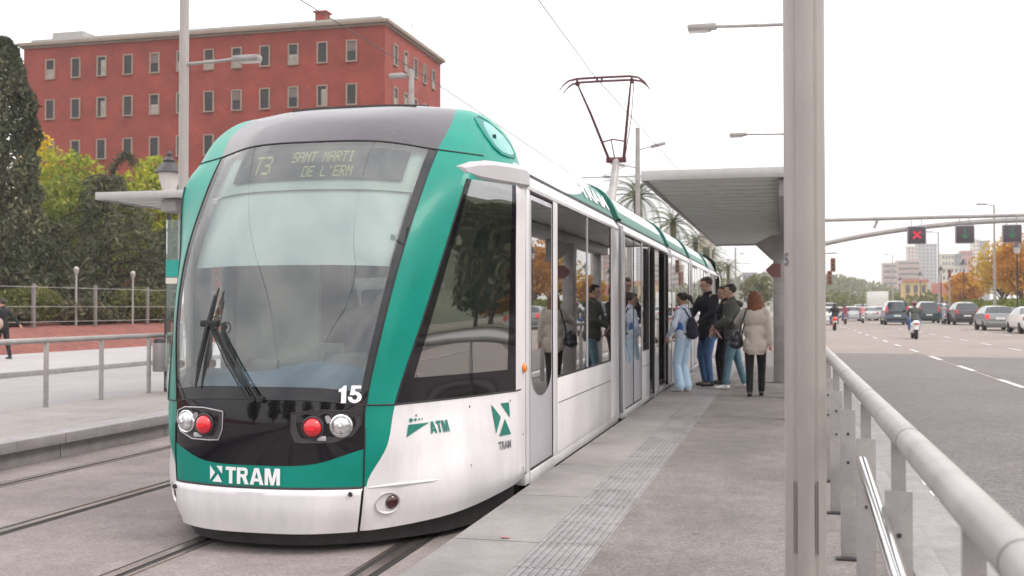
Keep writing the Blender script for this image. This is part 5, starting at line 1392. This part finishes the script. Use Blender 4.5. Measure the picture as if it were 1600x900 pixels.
def car(label, loc, kind, paint, rz=0, group='vehicles driving away on the right hand road', brake=False):
    K = KIND[kind]; L_, W = K['L'], K['W']; t = thing('car' if kind != 'van' else 'van', label, 'car' if kind != 'van' else 'van', loc, rz, group)
    rings = []
    for i, (y, zb, zt) in enumerate(K['st']):
        e = min(1, (i + .3) / 1.6, (len(K['st']) - i - .5) / 1.6); w_ = W * (.90 + .10 * e); up = zt - zb
        wt = w_ * (.95 - .24 * min(1, up / .5))
        rings.append([(w_ * .86, .24), (w_ * .97, .34), (w_, .62 if zb > .7 else zb * .8), (w_ * .975, zb), (wt, zb + up * .93), (wt * .80, zt), (0, zt + .012)])
    full = [[(x, K['st'][i][0] - L_ / 2, z) for x, z in r] + [(-x, K['st'][i][0] - L_ / 2, z) for x, z in r[-2::-1]] for i, r in enumerate(rings)]
    n = len(full[0]); bodym = MB(); wins = {}
    for i in range(len(full) - 1):
        up0, up1 = K['st'][i][2] - K['st'][i][1], K['st'][i + 1][2] - K['st'][i + 1][1]
        for k in range(n - 1):
            q = (full[i][k], full[i + 1][k], full[i + 1][k + 1], full[i][k + 1]); idx = k if k < 6 else n - 2 - k
            key = None
            if up0 < .15 and up1 > .25 and idx >= 3: key = 'rear'
            elif up1 < .15 and up0 > .25 and idx >= 3: key = 'front'
            elif idx == 3 and up0 > .25 and up1 > .25: key = 'side_l' if k == idx else 'side_r'
            if key: wins.setdefault(key, []).append((q, i, idx))
            bodym.add(q, [(0, 1, 2, 3)])
    bodym.add(full[0], [tuple(range(n))]); bodym.add(full[-1], [tuple(range(n))])
    b = bodym.build('body', paint, t, smooth=50)
    for key, qs in wins.items():
        m = MB()
        for q, i, idx in qs:
            c = sum((Vector(p) for p in q), Vector()) / 4
            nrm = (Vector(q[2]) - Vector(q[0])).cross(Vector(q[3]) - Vector(q[1])).normalized()
            if nrm.dot(c - Vector((0, c.y * .4, .9))) < 0: nrm = -nrm
            if idx > 4 and key in ('rear', 'front') and False: continue
            sh_ = .90 if key.startswith('side') else .985
            m.add([c + (Vector(p) - c) * sh_ + nrm * .008 for p in q], [(0, 1, 2, 3)])
        m.build('window', CARGLASS, t, smooth=40)
    m = MB(); m.box((0, -L_ / 2 - .01, .44), (W * 1.72, .12, .20), .05); m.box((0, L_ / 2, .42), (W * 1.6, .12, .2), .05); m.box((0, 0, .25), (W * 1.6, L_ * .9, .12)); m.build('bumper', CBLACK if kind in ('suv', 'van') else paint, t)
    for sx in (-1, 1):
        for yy in (-L_ / 2 + .80, L_ / 2 - .80):
            w = MB(); w.lathe([(.20, -.10), (.29, -.105), (.315, -.06), (.315, .06), (.29, .105), (.20, .10)], (sx * (W - .10), yy, .315), 18, 'x'); w = w.build('wheel', TYRE, t)
            MB().lathe([(.20, -.085), (.19, .085), (.06, .10)], (sx * (W - .10), yy, .315), 12, 'x').build('rim', RIM, w)
    zl, hl = K['lamp']
    for sx in (-1, 1): MB().box((sx * (W - .15), -L_ / 2 + .055, zl + hl * .1), (.20, .14, hl), .04, (R(-9), 0, 0)).build('tail_light', BRAKE if brake else TAILR, t)
    MB().box((0, -L_ / 2 - .02, .72), (.52, .03, .115), .004).build('number_plate', PLATE, t)
    return t
S_GREY = carpaint('paint_grey_silver', (.22, .22, .23)); S_DARK = carpaint('paint_dark_plum', (.055, .045, .055)); S_BLUE = carpaint('paint_steel_blue', (.09, .13, .19)); S_TEAL = carpaint('paint_dark_teal', (.03, .075, .085)); S_WHITE = carpaint('paint_white', (.66, .65, .62), 0); S_SILV = carpaint('paint_silver', (.42, .42, .43)); S_RED = carpaint('paint_red', (.30, .02, .02))
car('grey silver hatchback, the largest car fully seen on the road, with red tail lights', (12.3, 70.5, ZR), 'hatch', S_GREY, brake=True)
car('dark plum off road car left of the grey silver hatchback', (13.75, 92, ZR), 'suv', S_DARK)
car('steel blue van with a dark rear window in the middle of the traffic', (8.5, 90.7, ZR), 'van', S_BLUE)
car('dark teal van right of the scooter rider, farther off', (12.2, 102, ZR), 'van', S_TEAL)
car('white car cut off by the right edge of the picture', (12.75, 62.6, ZR), 'saloon', S_WHITE)
car('small silver hatchback far off between the motorcycles', (6.55, 113.5, ZR), 'hatch', S_SILV)
car('pale silver saloon far off in front of the white lorry', (8.4, 117, ZR), 'saloon', S_SILV)
car('pale car half hidden behind the thick lamp pole', (3.0, 88.8, ZR), 'saloon', S_WHITE)
car('dark saloon parked beyond the grey silver hatchback', (17.6, 96, ZR), 'saloon', S_TEAL)
car('red saloon parked under the gold trees, out on the right', (31.0, 34, .26), 'saloon', S_RED, group='cars parked on the right, mirrored in the cab window')
car('silver hatchback parked under the gold trees, mirrored in the cab window', (31.0, 27.5, .26), 'hatch', S_SILV, group='cars parked on the right, mirrored in the cab window')
car('white saloon parked beside the gold trees, mirrored in the cab window', (31.0, 40.5, .26), 'saloon', S_WHITE, group='cars parked on the right, mirrored in the cab window')
lr = thing('lorry', 'white box lorry far off beyond the vans', 'lorry', (11.7, 148, ZR), 0, 'vehicles driving away on the right hand road')
MB().box((0, 0, 2.15), (2.4, 5.4, 2.5), .05).build('box_body', S_WHITE, lr); MB().box((0, 3.6, 1.5), (2.2, 1.7, 2.0), .15).build('cab', S_WHITE, lr); MB().box((0, .4, .7), (2.0, 7.2, .3)).build('chassis', CBLACK, lr)
for sx in (-1, 1):
    for yy in (-1.7, 3.5): MB().lathe([(.3, -.13), (.45, -.12), (.45, .12), (.3, .13)], (sx * 1.0, yy, .45), 16, 'x').build('wheel', TYRE, lr)
    MB().box((sx * .95, -2.72, .95), (.2, .05, .16)).build('tail_light', TAILR, lr)

def scooter(label, loc, paint, rlabel, top, helmet, big=False, rz=0):
    t = thing('scooter' if not big else 'motorcycle', label, 'scooter' if not big else 'motorcycle', loc, rz, 'two wheelers among the traffic')
    rr = .26 if not big else .31; wb = .63 if not big else .70
    for yy in (-wb, wb):
        w = MB(); pr = [(rr * .62, -.05), (rr * .9, -.065), (rr, 0), (rr * .9, .065), (rr * .62, .05)]; w.lathe(pr, (0, yy, rr), 20, 'x'); w = w.build('wheel', TYRE, t)
        MB().lathe([(rr * .63, -.045), (rr * .63, .045)], (0, yy, rr), 14, 'x').build('rim', RIM, w)
    blob('body', [('e', (0, -.45, .62), (.19, .36, .16)), ('e', (0, -.66, .70), (.16, .20, .13)), ('c', (0, -.2, .40), (0, .35, .36), .14, .13), ('e', (0, .48, .66), (.20, .10, .28)), ('c', (0, .50, .9), (0, .42, 1.02), .09, .10), ('e', (0, .62, .52), (.09, .20, .07)), ('e', (0, -.68, .52), (.10, .20, .08))], paint, t, .022, 4)
    blob('seat', [('e', (0, -.30, .80), (.15, .36, .06))], CBLACK, t, .02, 3)
    m = MB(); m.tube([(-.34, .36, 1.05), (0, .44, 1.02), (.34, .36, 1.05)], .018, 6); m.tube([(0, .46, 1.0), (0, .62, .3)], .03, 6); m.build('handlebar', CBLACK, t)
    for s in (-1, 1): MB().box((s * .36, .48, 1.22), (.13, .02, .08), .01).build('mirror', CBLACK, t)
    MB().box((0, -.86, .68), (.20, .05, .07), .02).build('tail_light', TAILR, t); MB().box((0, -.90, .50), (.2, .02, .15)).build('number_plate', PLATE, t)
    person(rlabel, loc, rz, 1.72, [(-.20, .12, 0, .45), (.20, .12, 0, .45)], [(-.31, .36, 1.06, (-1, -.3, -.4)), (.31, .36, 1.06, (1, -.3, -.4))], top, JEANS, SHOEB, HAIRD, 'short', SKIN, seat=True, hip_z=.83, hip_y=-.30, lean=(0, .10), vox=.018, helmet=helmet, fingers=False, group='riders on two wheelers', bulk=1.15)
HW = mat('helmet_white', (.7, .7, .7), .2, coat=.6); HRD = mat('helmet_dark_red', (.14, .03, .045), .25, coat=.6); HBK = mat('helmet_black', (.02, .02, .022), .25, coat=.6)
scooter('white scooter in the lane nearest to the camera', (5.5, 50, ZR), carpaint('scooter_white', (.70, .68, .70), 0), 'rider of the white scooter in dark olive jacket and dark red helmet', JOLIVE, HRD)
scooter('orange red motorcycle just right of the thick lamp pole', (2.9, 67, ZR), carpaint('bike_orange_red', (.55, .07, .03), 0), 'rider in black on the orange red motorcycle', cloth('jacket_rider_black', (.02, .018, .02)), HBK, True)
scooter('dark purple motorcycle behind the orange red one', (4.8, 91.5, ZR), carpaint('bike_purple', (.09, .05, .12)), 'rider in dull red jacket on the purple motorcycle', cloth('jacket_dull_red', (.25, .05, .07)), HBK, True)
scooter('pale grey scooter far off beside the small silver hatchback', (6.65, 99, ZR), S_SILV, 'rider in pink jacket on the pale grey scooter', cloth('jacket_pink', (.55, .25, .27)), HBK)
scooter('silver motorcycle standing left of the dark plum off road car', (12.55, 93.5, ZR), S_SILV, 'rider in grey on the silver motorcycle', cloth('jacket_grey', (.30, .29, .31)), HW, True)

# gantry with lane signals
GY = 77.0
gt = thing('signal_gantry', 'grey tubular gantry arching over the road with three lane signals hung below', 'gantry', (.9, GY, ZR))
m = MB(); m.tube([(.9, GY, 7.55), (30, GY, 7.75)], .13, 10); m.build('top_tube', GALV, gt, world=True)
pts = [(.9 + 29.1 * q, GY, 5.6 + 1.80 * math.sin(math.pi * (.08 + .84 * q)) ** .8 if 0 < q < 1 else 5.6) for q in np.linspace(0, 1, 21)]
m = MB(); m.tube([(x, y, 5.2 + 2.12 * math.sin(math.pi * (.02 + .96 * (x - .9) / 29.1)) ** .75) for x, y, z in pts], .17, 10); m.build('arch_tube', GALV, gt, world=True)
for x in (.9, 30.0): MB().tube([(x, GY, ZR), (x, GY, 7.7)], [.24, .16], 12).build('upright', GALV, gt, world=True)
m = MB()
for x in (6.2, 24.5): m.tube([(x, GY, 7.6), (x - .25, GY, 6.95)], .09, 8)
m.build('strut', GALV, gt, world=True)
SIGB = mat('signal_case', (.06, .045, .06), .5, var=.1); SIGF = mat('signal_case_edge', (.30, .28, .30), .5)
for x, kd, lb in ((8.62, 'x', 'square lane signal showing a red cross'), (11.62, 'a', 'square lane signal showing a green arrow, middle of the three'), (14.5, 'a', 'square lane signal showing a green arrow, rightmost of the three')):
    s = thing('lane_signal', lb, 'lane signal', (x, GY - .35, 6.42), 0, 'lane signals on the gantry')
    MB().box((0, 0, 0), (1.22, .28, 1.22), .10).build('case', SIGF, s); MB().box((0, -.15, 0), (1.08, .03, 1.08), .05).build('screen', SIGB, s)
    for hx in (-.3, .3): MB().box((hx, .1, .85), (.05, .05, .60)).build('hanger', GALV, s)
    m = MB(); y = -.175
    if kd == 'x':
        for a in (45, -45): m.box((0, y - (.004 if a > 0 else 0), 0), (.66, .012, .11), 0, (0, R(a), 0))
        m.build('red_cross', REDSIG, s, smooth=0)
    else:
        m.box((0, y, .10), (.075, .012, .50)); m.box((-.10, y - .004, -.16), (.36, .012, .075), 0, (0, R(45), 0)); m.box((.10, y - .008, -.16), (.36, .012, .075), 0, (0, R(-45), 0)); m.build('green_arrow', GREENLIT, s, smooth=0)
TLY = mat('signal_box_ochre', (.28, .10, .05), .5); 
def tlight(label, loc, h, arm, boxes, rz=0):
    t = thing('traffic_light', label, 'traffic light', loc, rz, 'traffic lights over the road')
    m = MB(); m.tube([(0, 0, 0), (0, 0, h)], [.09, .07], 10)
    if arm: m.tube([(0, 0, h - .1), (arm, 0, h)], .05, 8)
    m.build('pole', GALV, t)
    for bx_, bz in boxes:
        b = MB().box((bx_, -.1, bz), (.32, .28, .92), .05).build('signal_head', TLY, t)
        for k in (-1, 0, 1): MB().lathe([(.10, -.03), (.11, .0), (.09, .01)], (bx_, -.245, bz + k * .28), 12, 'y').build('lens', DKRED if k == 1 else DARKM, b)
tlight('traffic light with two ochre heads reaching out from behind the thick lamp pole', (.95, 75.0, ZR), 5.0, 2.5, [(2.22, 4.20), (2.0, 3.35)])
tlight('ochre traffic light on a thin pole in front of the far buildings', (18.2, 131, ZR), 5.6, 0, [(0, 5.2)])
# lamps along the right pavement
def tall_lamp(label, loc, h, rz=0):
    t = thing('street_lamp', label, 'street lamp', loc, rz, 'tall street lamps')
    MB().tube([(0, 0, 0), (0, 0, h)], [.14, .08], 10).build('pole', GALV, t); MB().tube([(0, 0, h - .1), (-.8, 0, h + .05)], .05, 6).build('arm', GALV, t); MB().box((-1.1, 0, h + .06), (.9, .35, .16), .06).build('lamp_head', GALV, t)
tall_lamp('tall street lamp behind the gantry above the gold trees', (19.1, 109, .3), 10.9)
tall_lamp('tall street lamp left of the gold trees, farther along the road', (19.4, 149, .3), 11.0)
tall_lamp('tall street lamp faint in front of the far apartment blocks', (19.6, 212, .3), 11.0)
for i, (y, h, lb) in enumerate(((102, 6.6, 'black lantern in front of the gold trees, nearest on the right pavement'), (131, 6.2, 'black lantern between the dark plum car and the orange tree'), (149, 6.1, 'black lantern below the far tall street lamp'), (171, 6.1, 'small black lantern beyond the dark teal van'), (200, 6.1, 'smallest black lantern, above the steel blue van'))):
    lantern(lb, (19.7, y, .34), h, 1.25)
AT = 'autumn trees along the right pavement'
specs = [(24.5, 104, 8.8, 3.6, LF_AUY, 'gold tree at the right edge of the picture'), (23.5, 120, 8.8, 3.4, LF_AUT, 'orange brown tree behind the nearest black lantern'), (25, 138, 9.0, 3.8, LF_AUY, 'golden yellow tree behind the orange brown one'),
         (23.0, 152, 5.8, 2.8, LF_AUT, 'orange tree above the dark plum car'), (25.5, 172, 5.4, 2.6, LF_AUY, 'small gold tree far off left of the orange tree'), (27, 92, 8.0, 3.4, LF_AUY, 'bright gold tree mostly beyond the right edge')]
for i, (x, y, h, r_, m, lb) in enumerate(specs): broad_tree(lb, (x, y, .3), h, r_, m, AT, 4200, .20, 20 + i, .22, .28)
kinds = ((LF_OLV, 'olive'), (LF_BUSH, 'dark brownish'), (LF_AUT, 'orange'), (LF_GRN, 'green'), (LF_CED, 'dark grey green'))
where = ('nearest to the camera', 'second', 'third', 'fourth', 'fifth', 'sixth', 'seventh', 'eighth', 'ninth', 'tenth', 'eleventh', 'farthest')
for i in range(12):
    m, cn = kinds[(i * 3) % 5]
    broad_tree('%s tree off the right edge, %s of the row of mirrored trees' % (cn, where[i]), (39 + 4 * ((i * 5) % 3), 10 + i * 5.6, .3), 6.5 + 1.2 * ((i * 7) % 4), 3.0 + .3 * (i % 3), m, 'trees on the right mirrored in the tram windows', 2200, .30, 40 + i, .22, .15)
for i, (x, y, h) in enumerate(((24, 62, 8.0), (24.5, 76, 8.5))):
    broad_tree(['gold tree off the right edge level with the white car', 'orange tree off the right edge level with the grey silver hatchback'][i], (x, y, .3), h, 3.6, [LF_AUY, LF_AUT][i], AT, 2600, .26, 70 + i, .22, .25)
for i, (x, y, m, lb) in enumerate(((22.5, 112, LF_GRN, 'yellow green hedge bush under the gold trees'), (23, 126, LF_GRN, 'green hedge bush left of the gold trees'), (22.5, 142, LF_GRN, 'green hedge bush behind the dark plum car'), (23, 98, LF_GRN, 'green hedge bush at the right edge'))):
    bush(lb, (x, y, .3), (1.6, 5.5, 1.7), m, 2600, .20, 'hedges under the autumn trees')
# trees and blocks behind the camera that the front of the tram mirrors
for i, (x, y, h) in enumerate(((-9.5, -32, 8.0), (-2.2, -38, 7.0), (6, -36, 8.5), (12, -30, 7.5), (-16, -34, 9), (-23, -30, 8.0))):
    broad_tree(['dark street tree behind the camera left of the tracks', 'dark street tree behind the camera on the tracks axis', 'dark street tree behind the camera by the road', 'dark street tree behind the camera at the right', 'dark street tree behind the camera by the left road', 'dark street tree behind the camera at the far left'][i], (x, y, .1), h, 3.2, LF_OLV, 'street trees mirrored in the front of the tram', 1500, .30, 60 + i, .22, .15)

# far wood, hill and town
def hill(name, x0, x1, y0, y1, h, m):
    mb = MB(); nx, ny = 24, 14
    Z = lambda i, j: h * math.sin(math.pi * i / nx) ** .7 * math.sin(math.pi * j / ny) ** .8 * (.8 + .25 * math.sin(i * 1.3) * math.cos(j * .9))
    for i in range(nx):
        for j in range(ny):
            P = lambda a, b: (x0 + (x1 - x0) * a / nx, y0 + (y1 - y0) * b / ny, Z(a, b) - .1)
            mb.quad(P(i, j), P(i + 1, j), P(i + 1, j + 1), P(i, j + 1))
    o = mb.build(name, m, None, smooth=80); o['kind'] = 'structure'; return o, Z
HM = mat('hill_scrub', (.09, .10, .06), .95, var=.4, scale=.05)
hill('hills', 120, 300, 20, 230, 42, HM)
hill('hills', -60, 66, 470, 900, 17, HM)
P_ = []
for k in range(150):
    x = nrg.uniform(1.5, 34); y = nrg.uniform(230, 430); hh = nrg.uniform(2.6, 5.2) * (1 + (y - 230) / 420)
    P_.append(clump_pts((x * (1 + (y - 230) / 300), y, hh * .55), (3.2, 3.2, hh * .5), 90, .4))
w_ = leafmesh('far_wood', LF_OLV, np.concatenate(P_), .55, None); w_['kind'] = 'stuff'; w_['label'] = 'hazy olive belt of trees beyond the traffic'
P_ = []
for k in range(220):
    x = nrg.uniform(-55, 60); y = nrg.uniform(500, 800)
    z = 17 * max(0, math.sin(math.pi * (x + 60) / 126)) ** .7 * max(0, math.sin(math.pi * (y - 470) / 430)) ** .8
    P_.append(clump_pts((x, y, z + 2), (5, 5, 4.5), 50, .4))
w_ = leafmesh('far_wood', LF_OLV, np.concatenate(P_), 1.1, None); w_['kind'] = 'stuff'; w_['label'] = 'wooded hillside far behind the traffic'

def block(name, label, x0, x1, y, depth, h, m, floors, bays, wm, group='far town buildings', strip=False, roof=None):
    t = thing(name, label, 'building', ((x0 + x1) / 2, y + depth / 2, 0), 0, group)
    MB().box(((x0 + x1) / 2, y + depth / 2, h / 2), (x1 - x0, depth, h)).build('wall', m, t, world=True, smooth=0)
    MB().box(((x0 + x1) / 2, y + depth / 2, h + .25), (x1 - x0 + .6, depth + .6, .5)).build('roof', roof or m, t, world=True, smooth=0)
    fh = h / floors; n = 0
    for f in range(floors):
        z = fh * (f + .55)
        if z < h * .22: continue
        if strip:
            w = MB(); w.box(((x0 + x1) / 2, y - .02, z), ((x1 - x0) * .92, .10, fh * .42)); w.build('window_band', wm, t, world=True, smooth=0)
            b = MB(); b.box(((x0 + x1) / 2, y - .45, z - fh * .36), ((x1 - x0) * .96, .9, fh * .22)); b.build('balcony', m, t, world=True, smooth=0)
        else:
            for k in range(bays):
                if n > 95: break
                xx = x0 + (x1 - x0) * (k + .5) / bays
                MB().box((xx, y - .02, z), ((x1 - x0) / bays * .5, .10, fh * .5)).build('window', wm, t, world=True, smooth=0); n += 1
    return t
FW = mat('far_window', (.10, .10, .13), .3, var=.3, scale=.3)
GREYB = mat('render_grey', (.36, .34, .37), .9, var=.06, scale=.05); PINKB = mat('render_pink', (.55, .42, .38), .9, var=.06, scale=.05); CREAMB = mat('render_cream', (.60, .54, .46), .9, var=.06, scale=.05); DKB = mat('render_slate', (.20, .20, .24), .9); REDB = mat('render_red', (.48, .20, .17), .9); YELB = mat('render_yellow', (.58, .42, .20), .9, var=.1, scale=.2)
block('tower_block', 'pinkish left wing of the tall far tower block', 99.6, 108, 950, 14, 51.5, PINKB, 17, 3, FW)
block('tower_block', 'tall grey far tower block below the red cross signal', 108.2, 123.2, 955, 18, 53.8, GREYB, 18, 5, FW)
block('apartment_block', 'pale pink far apartment block with balcony bands at the left of the group', 59.2, 67.4, 700, 12, 28.3, PINKB, 8, 1, FW, strip=True)
block('apartment_block', 'wider far apartment block with balcony bands in front of the grey tower', 69.4, 83, 720, 14, 30.6, PINKB, 9, 1, FW, strip=True)
block('apartment_block', 'cream far block with a flat roof right of the grey tower', 85.2, 91.4, 640, 12, 30.7, CREAMB, 9, 4, FW)
block('apartment_block', 'slate grey far block right of the cream one', 93.4, 98.5, 660, 12, 31.6, DKB, 9, 3, FW)
block('apartment_block', 'brick red far block behind the middle lantern', 104.5, 110.6, 700, 12, 35.3, REDB, 10, 4, FW)
block('tower_block', 'white far tower under the middle arrow signal', 142.2, 146.9, 900, 14, 53.7, CREAMB, 17, 2, FW)
block('tower_block', 'slate far tower beside the white one', 146.9, 155, 905, 16, 53, DKB, 17, 3, FW)
block('apartment_block', 'low cream far block behind the orange trees', 66.5, 76.4, 500, 12, 18.8, CREAMB, 6, 6, FW)
block('low_building', 'low yellow ochre building behind the vans', 26.4, 31.5, 260, 8, 7.4, YELB, 2, 3, FW, roof=REDB)
block('low_building', 'low white building behind the dark teal van', 34.0, 39.0, 300, 8, 6.9, CREAMB, 2, 3, FW)
block('apartment_block', 'pale far block seen under the canopy beyond the people', -15.3, -10.0, 420, 12, 14.3, GREYB, 5, 3, FW)
block('apartment_block', 'cream low far block at the end of the tram line', -10.0, -4.6, 360, 12, 9.6, CREAMB, 3, 4, FW)
block('apartment_block', 'narrow pale block glimpsed between the canopy and the palms', -14.2, -12.0, 190, 9, 15.8, CREAMB, 5, 1, FW)
t = thing('billboard', 'red roadside billboard in front of the ochre building', 'billboard', (21, 160, .3))
MB().box((0, 0, 3.9), (2.2, .15, 1.5), .02).build('panel', REDB, t); MB().tube([(0, .1, 0), (0, .1, 3.3)], .1, 8).build('post', GALV, t)
t = thing('billboard', 'orange roadside billboard right of the red one', 'billboard', (25.6, 190, .3))
MB().box((0, 0, 4.2), (1.7, .15, 2.4), .02).build('panel', mat('sign_orange', (.60, .28, .05), .6), t); MB().tube([(0, .1, 0), (0, .1, 3.3)], .1, 8).build('post', GALV, t)

# the queue of small cars farther down the road
proto = {}
FQ = 'small far cars in the traffic queue'
rq = random.Random(9)
paints = [S_SILV, S_WHITE, S_DARK, S_TEAL, S_RED, S_BLUE]
for i, (x, y) in enumerate(((9.6, 122), (12.8, 125), (15.2, 118), (5.0, 128), (8.8, 138), (14.2, 136), (6.4, 150), (10.2, 158), (14.6, 160), (3.6, 142), (5.2, 172), (8.2, 176), (16.8, 128), (12.6, 176))):
    key = i % 5
    lb = 'small far car in the hazy queue of traffic beyond the vans'
    if key not in proto:
        proto[key] = car(lb, (x, y, ZR), ['hatch', 'saloon', 'suv', 'van', 'hatch'][key], paints[i % 6], 0, FQ, i % 2 == 0); proto[key]['category'] = 'car'
    else: dup(proto[key], (x, y, ZR), 0, lb)
# far air
HZ = bpy.data.materials.new('haze_air'); HZ.use_nodes = True; nt = HZ.node_tree
for n in list(nt.nodes): nt.nodes.remove(n)
o = nd(nt, 'ShaderNodeOutputMaterial'); v = nd(nt, 'ShaderNodeVolumePrincipled'); v.inputs['Color'].default_value = (.99, .97, .95, 1); v.inputs['Density'].default_value = .0005
nt.links.new(v.outputs[0], o.inputs['Volume'])
h = MB().box((0, 0, 29), (6400, 6400, 61)).build('haze', HZ, None, smooth=0); h['kind'] = 'stuff'
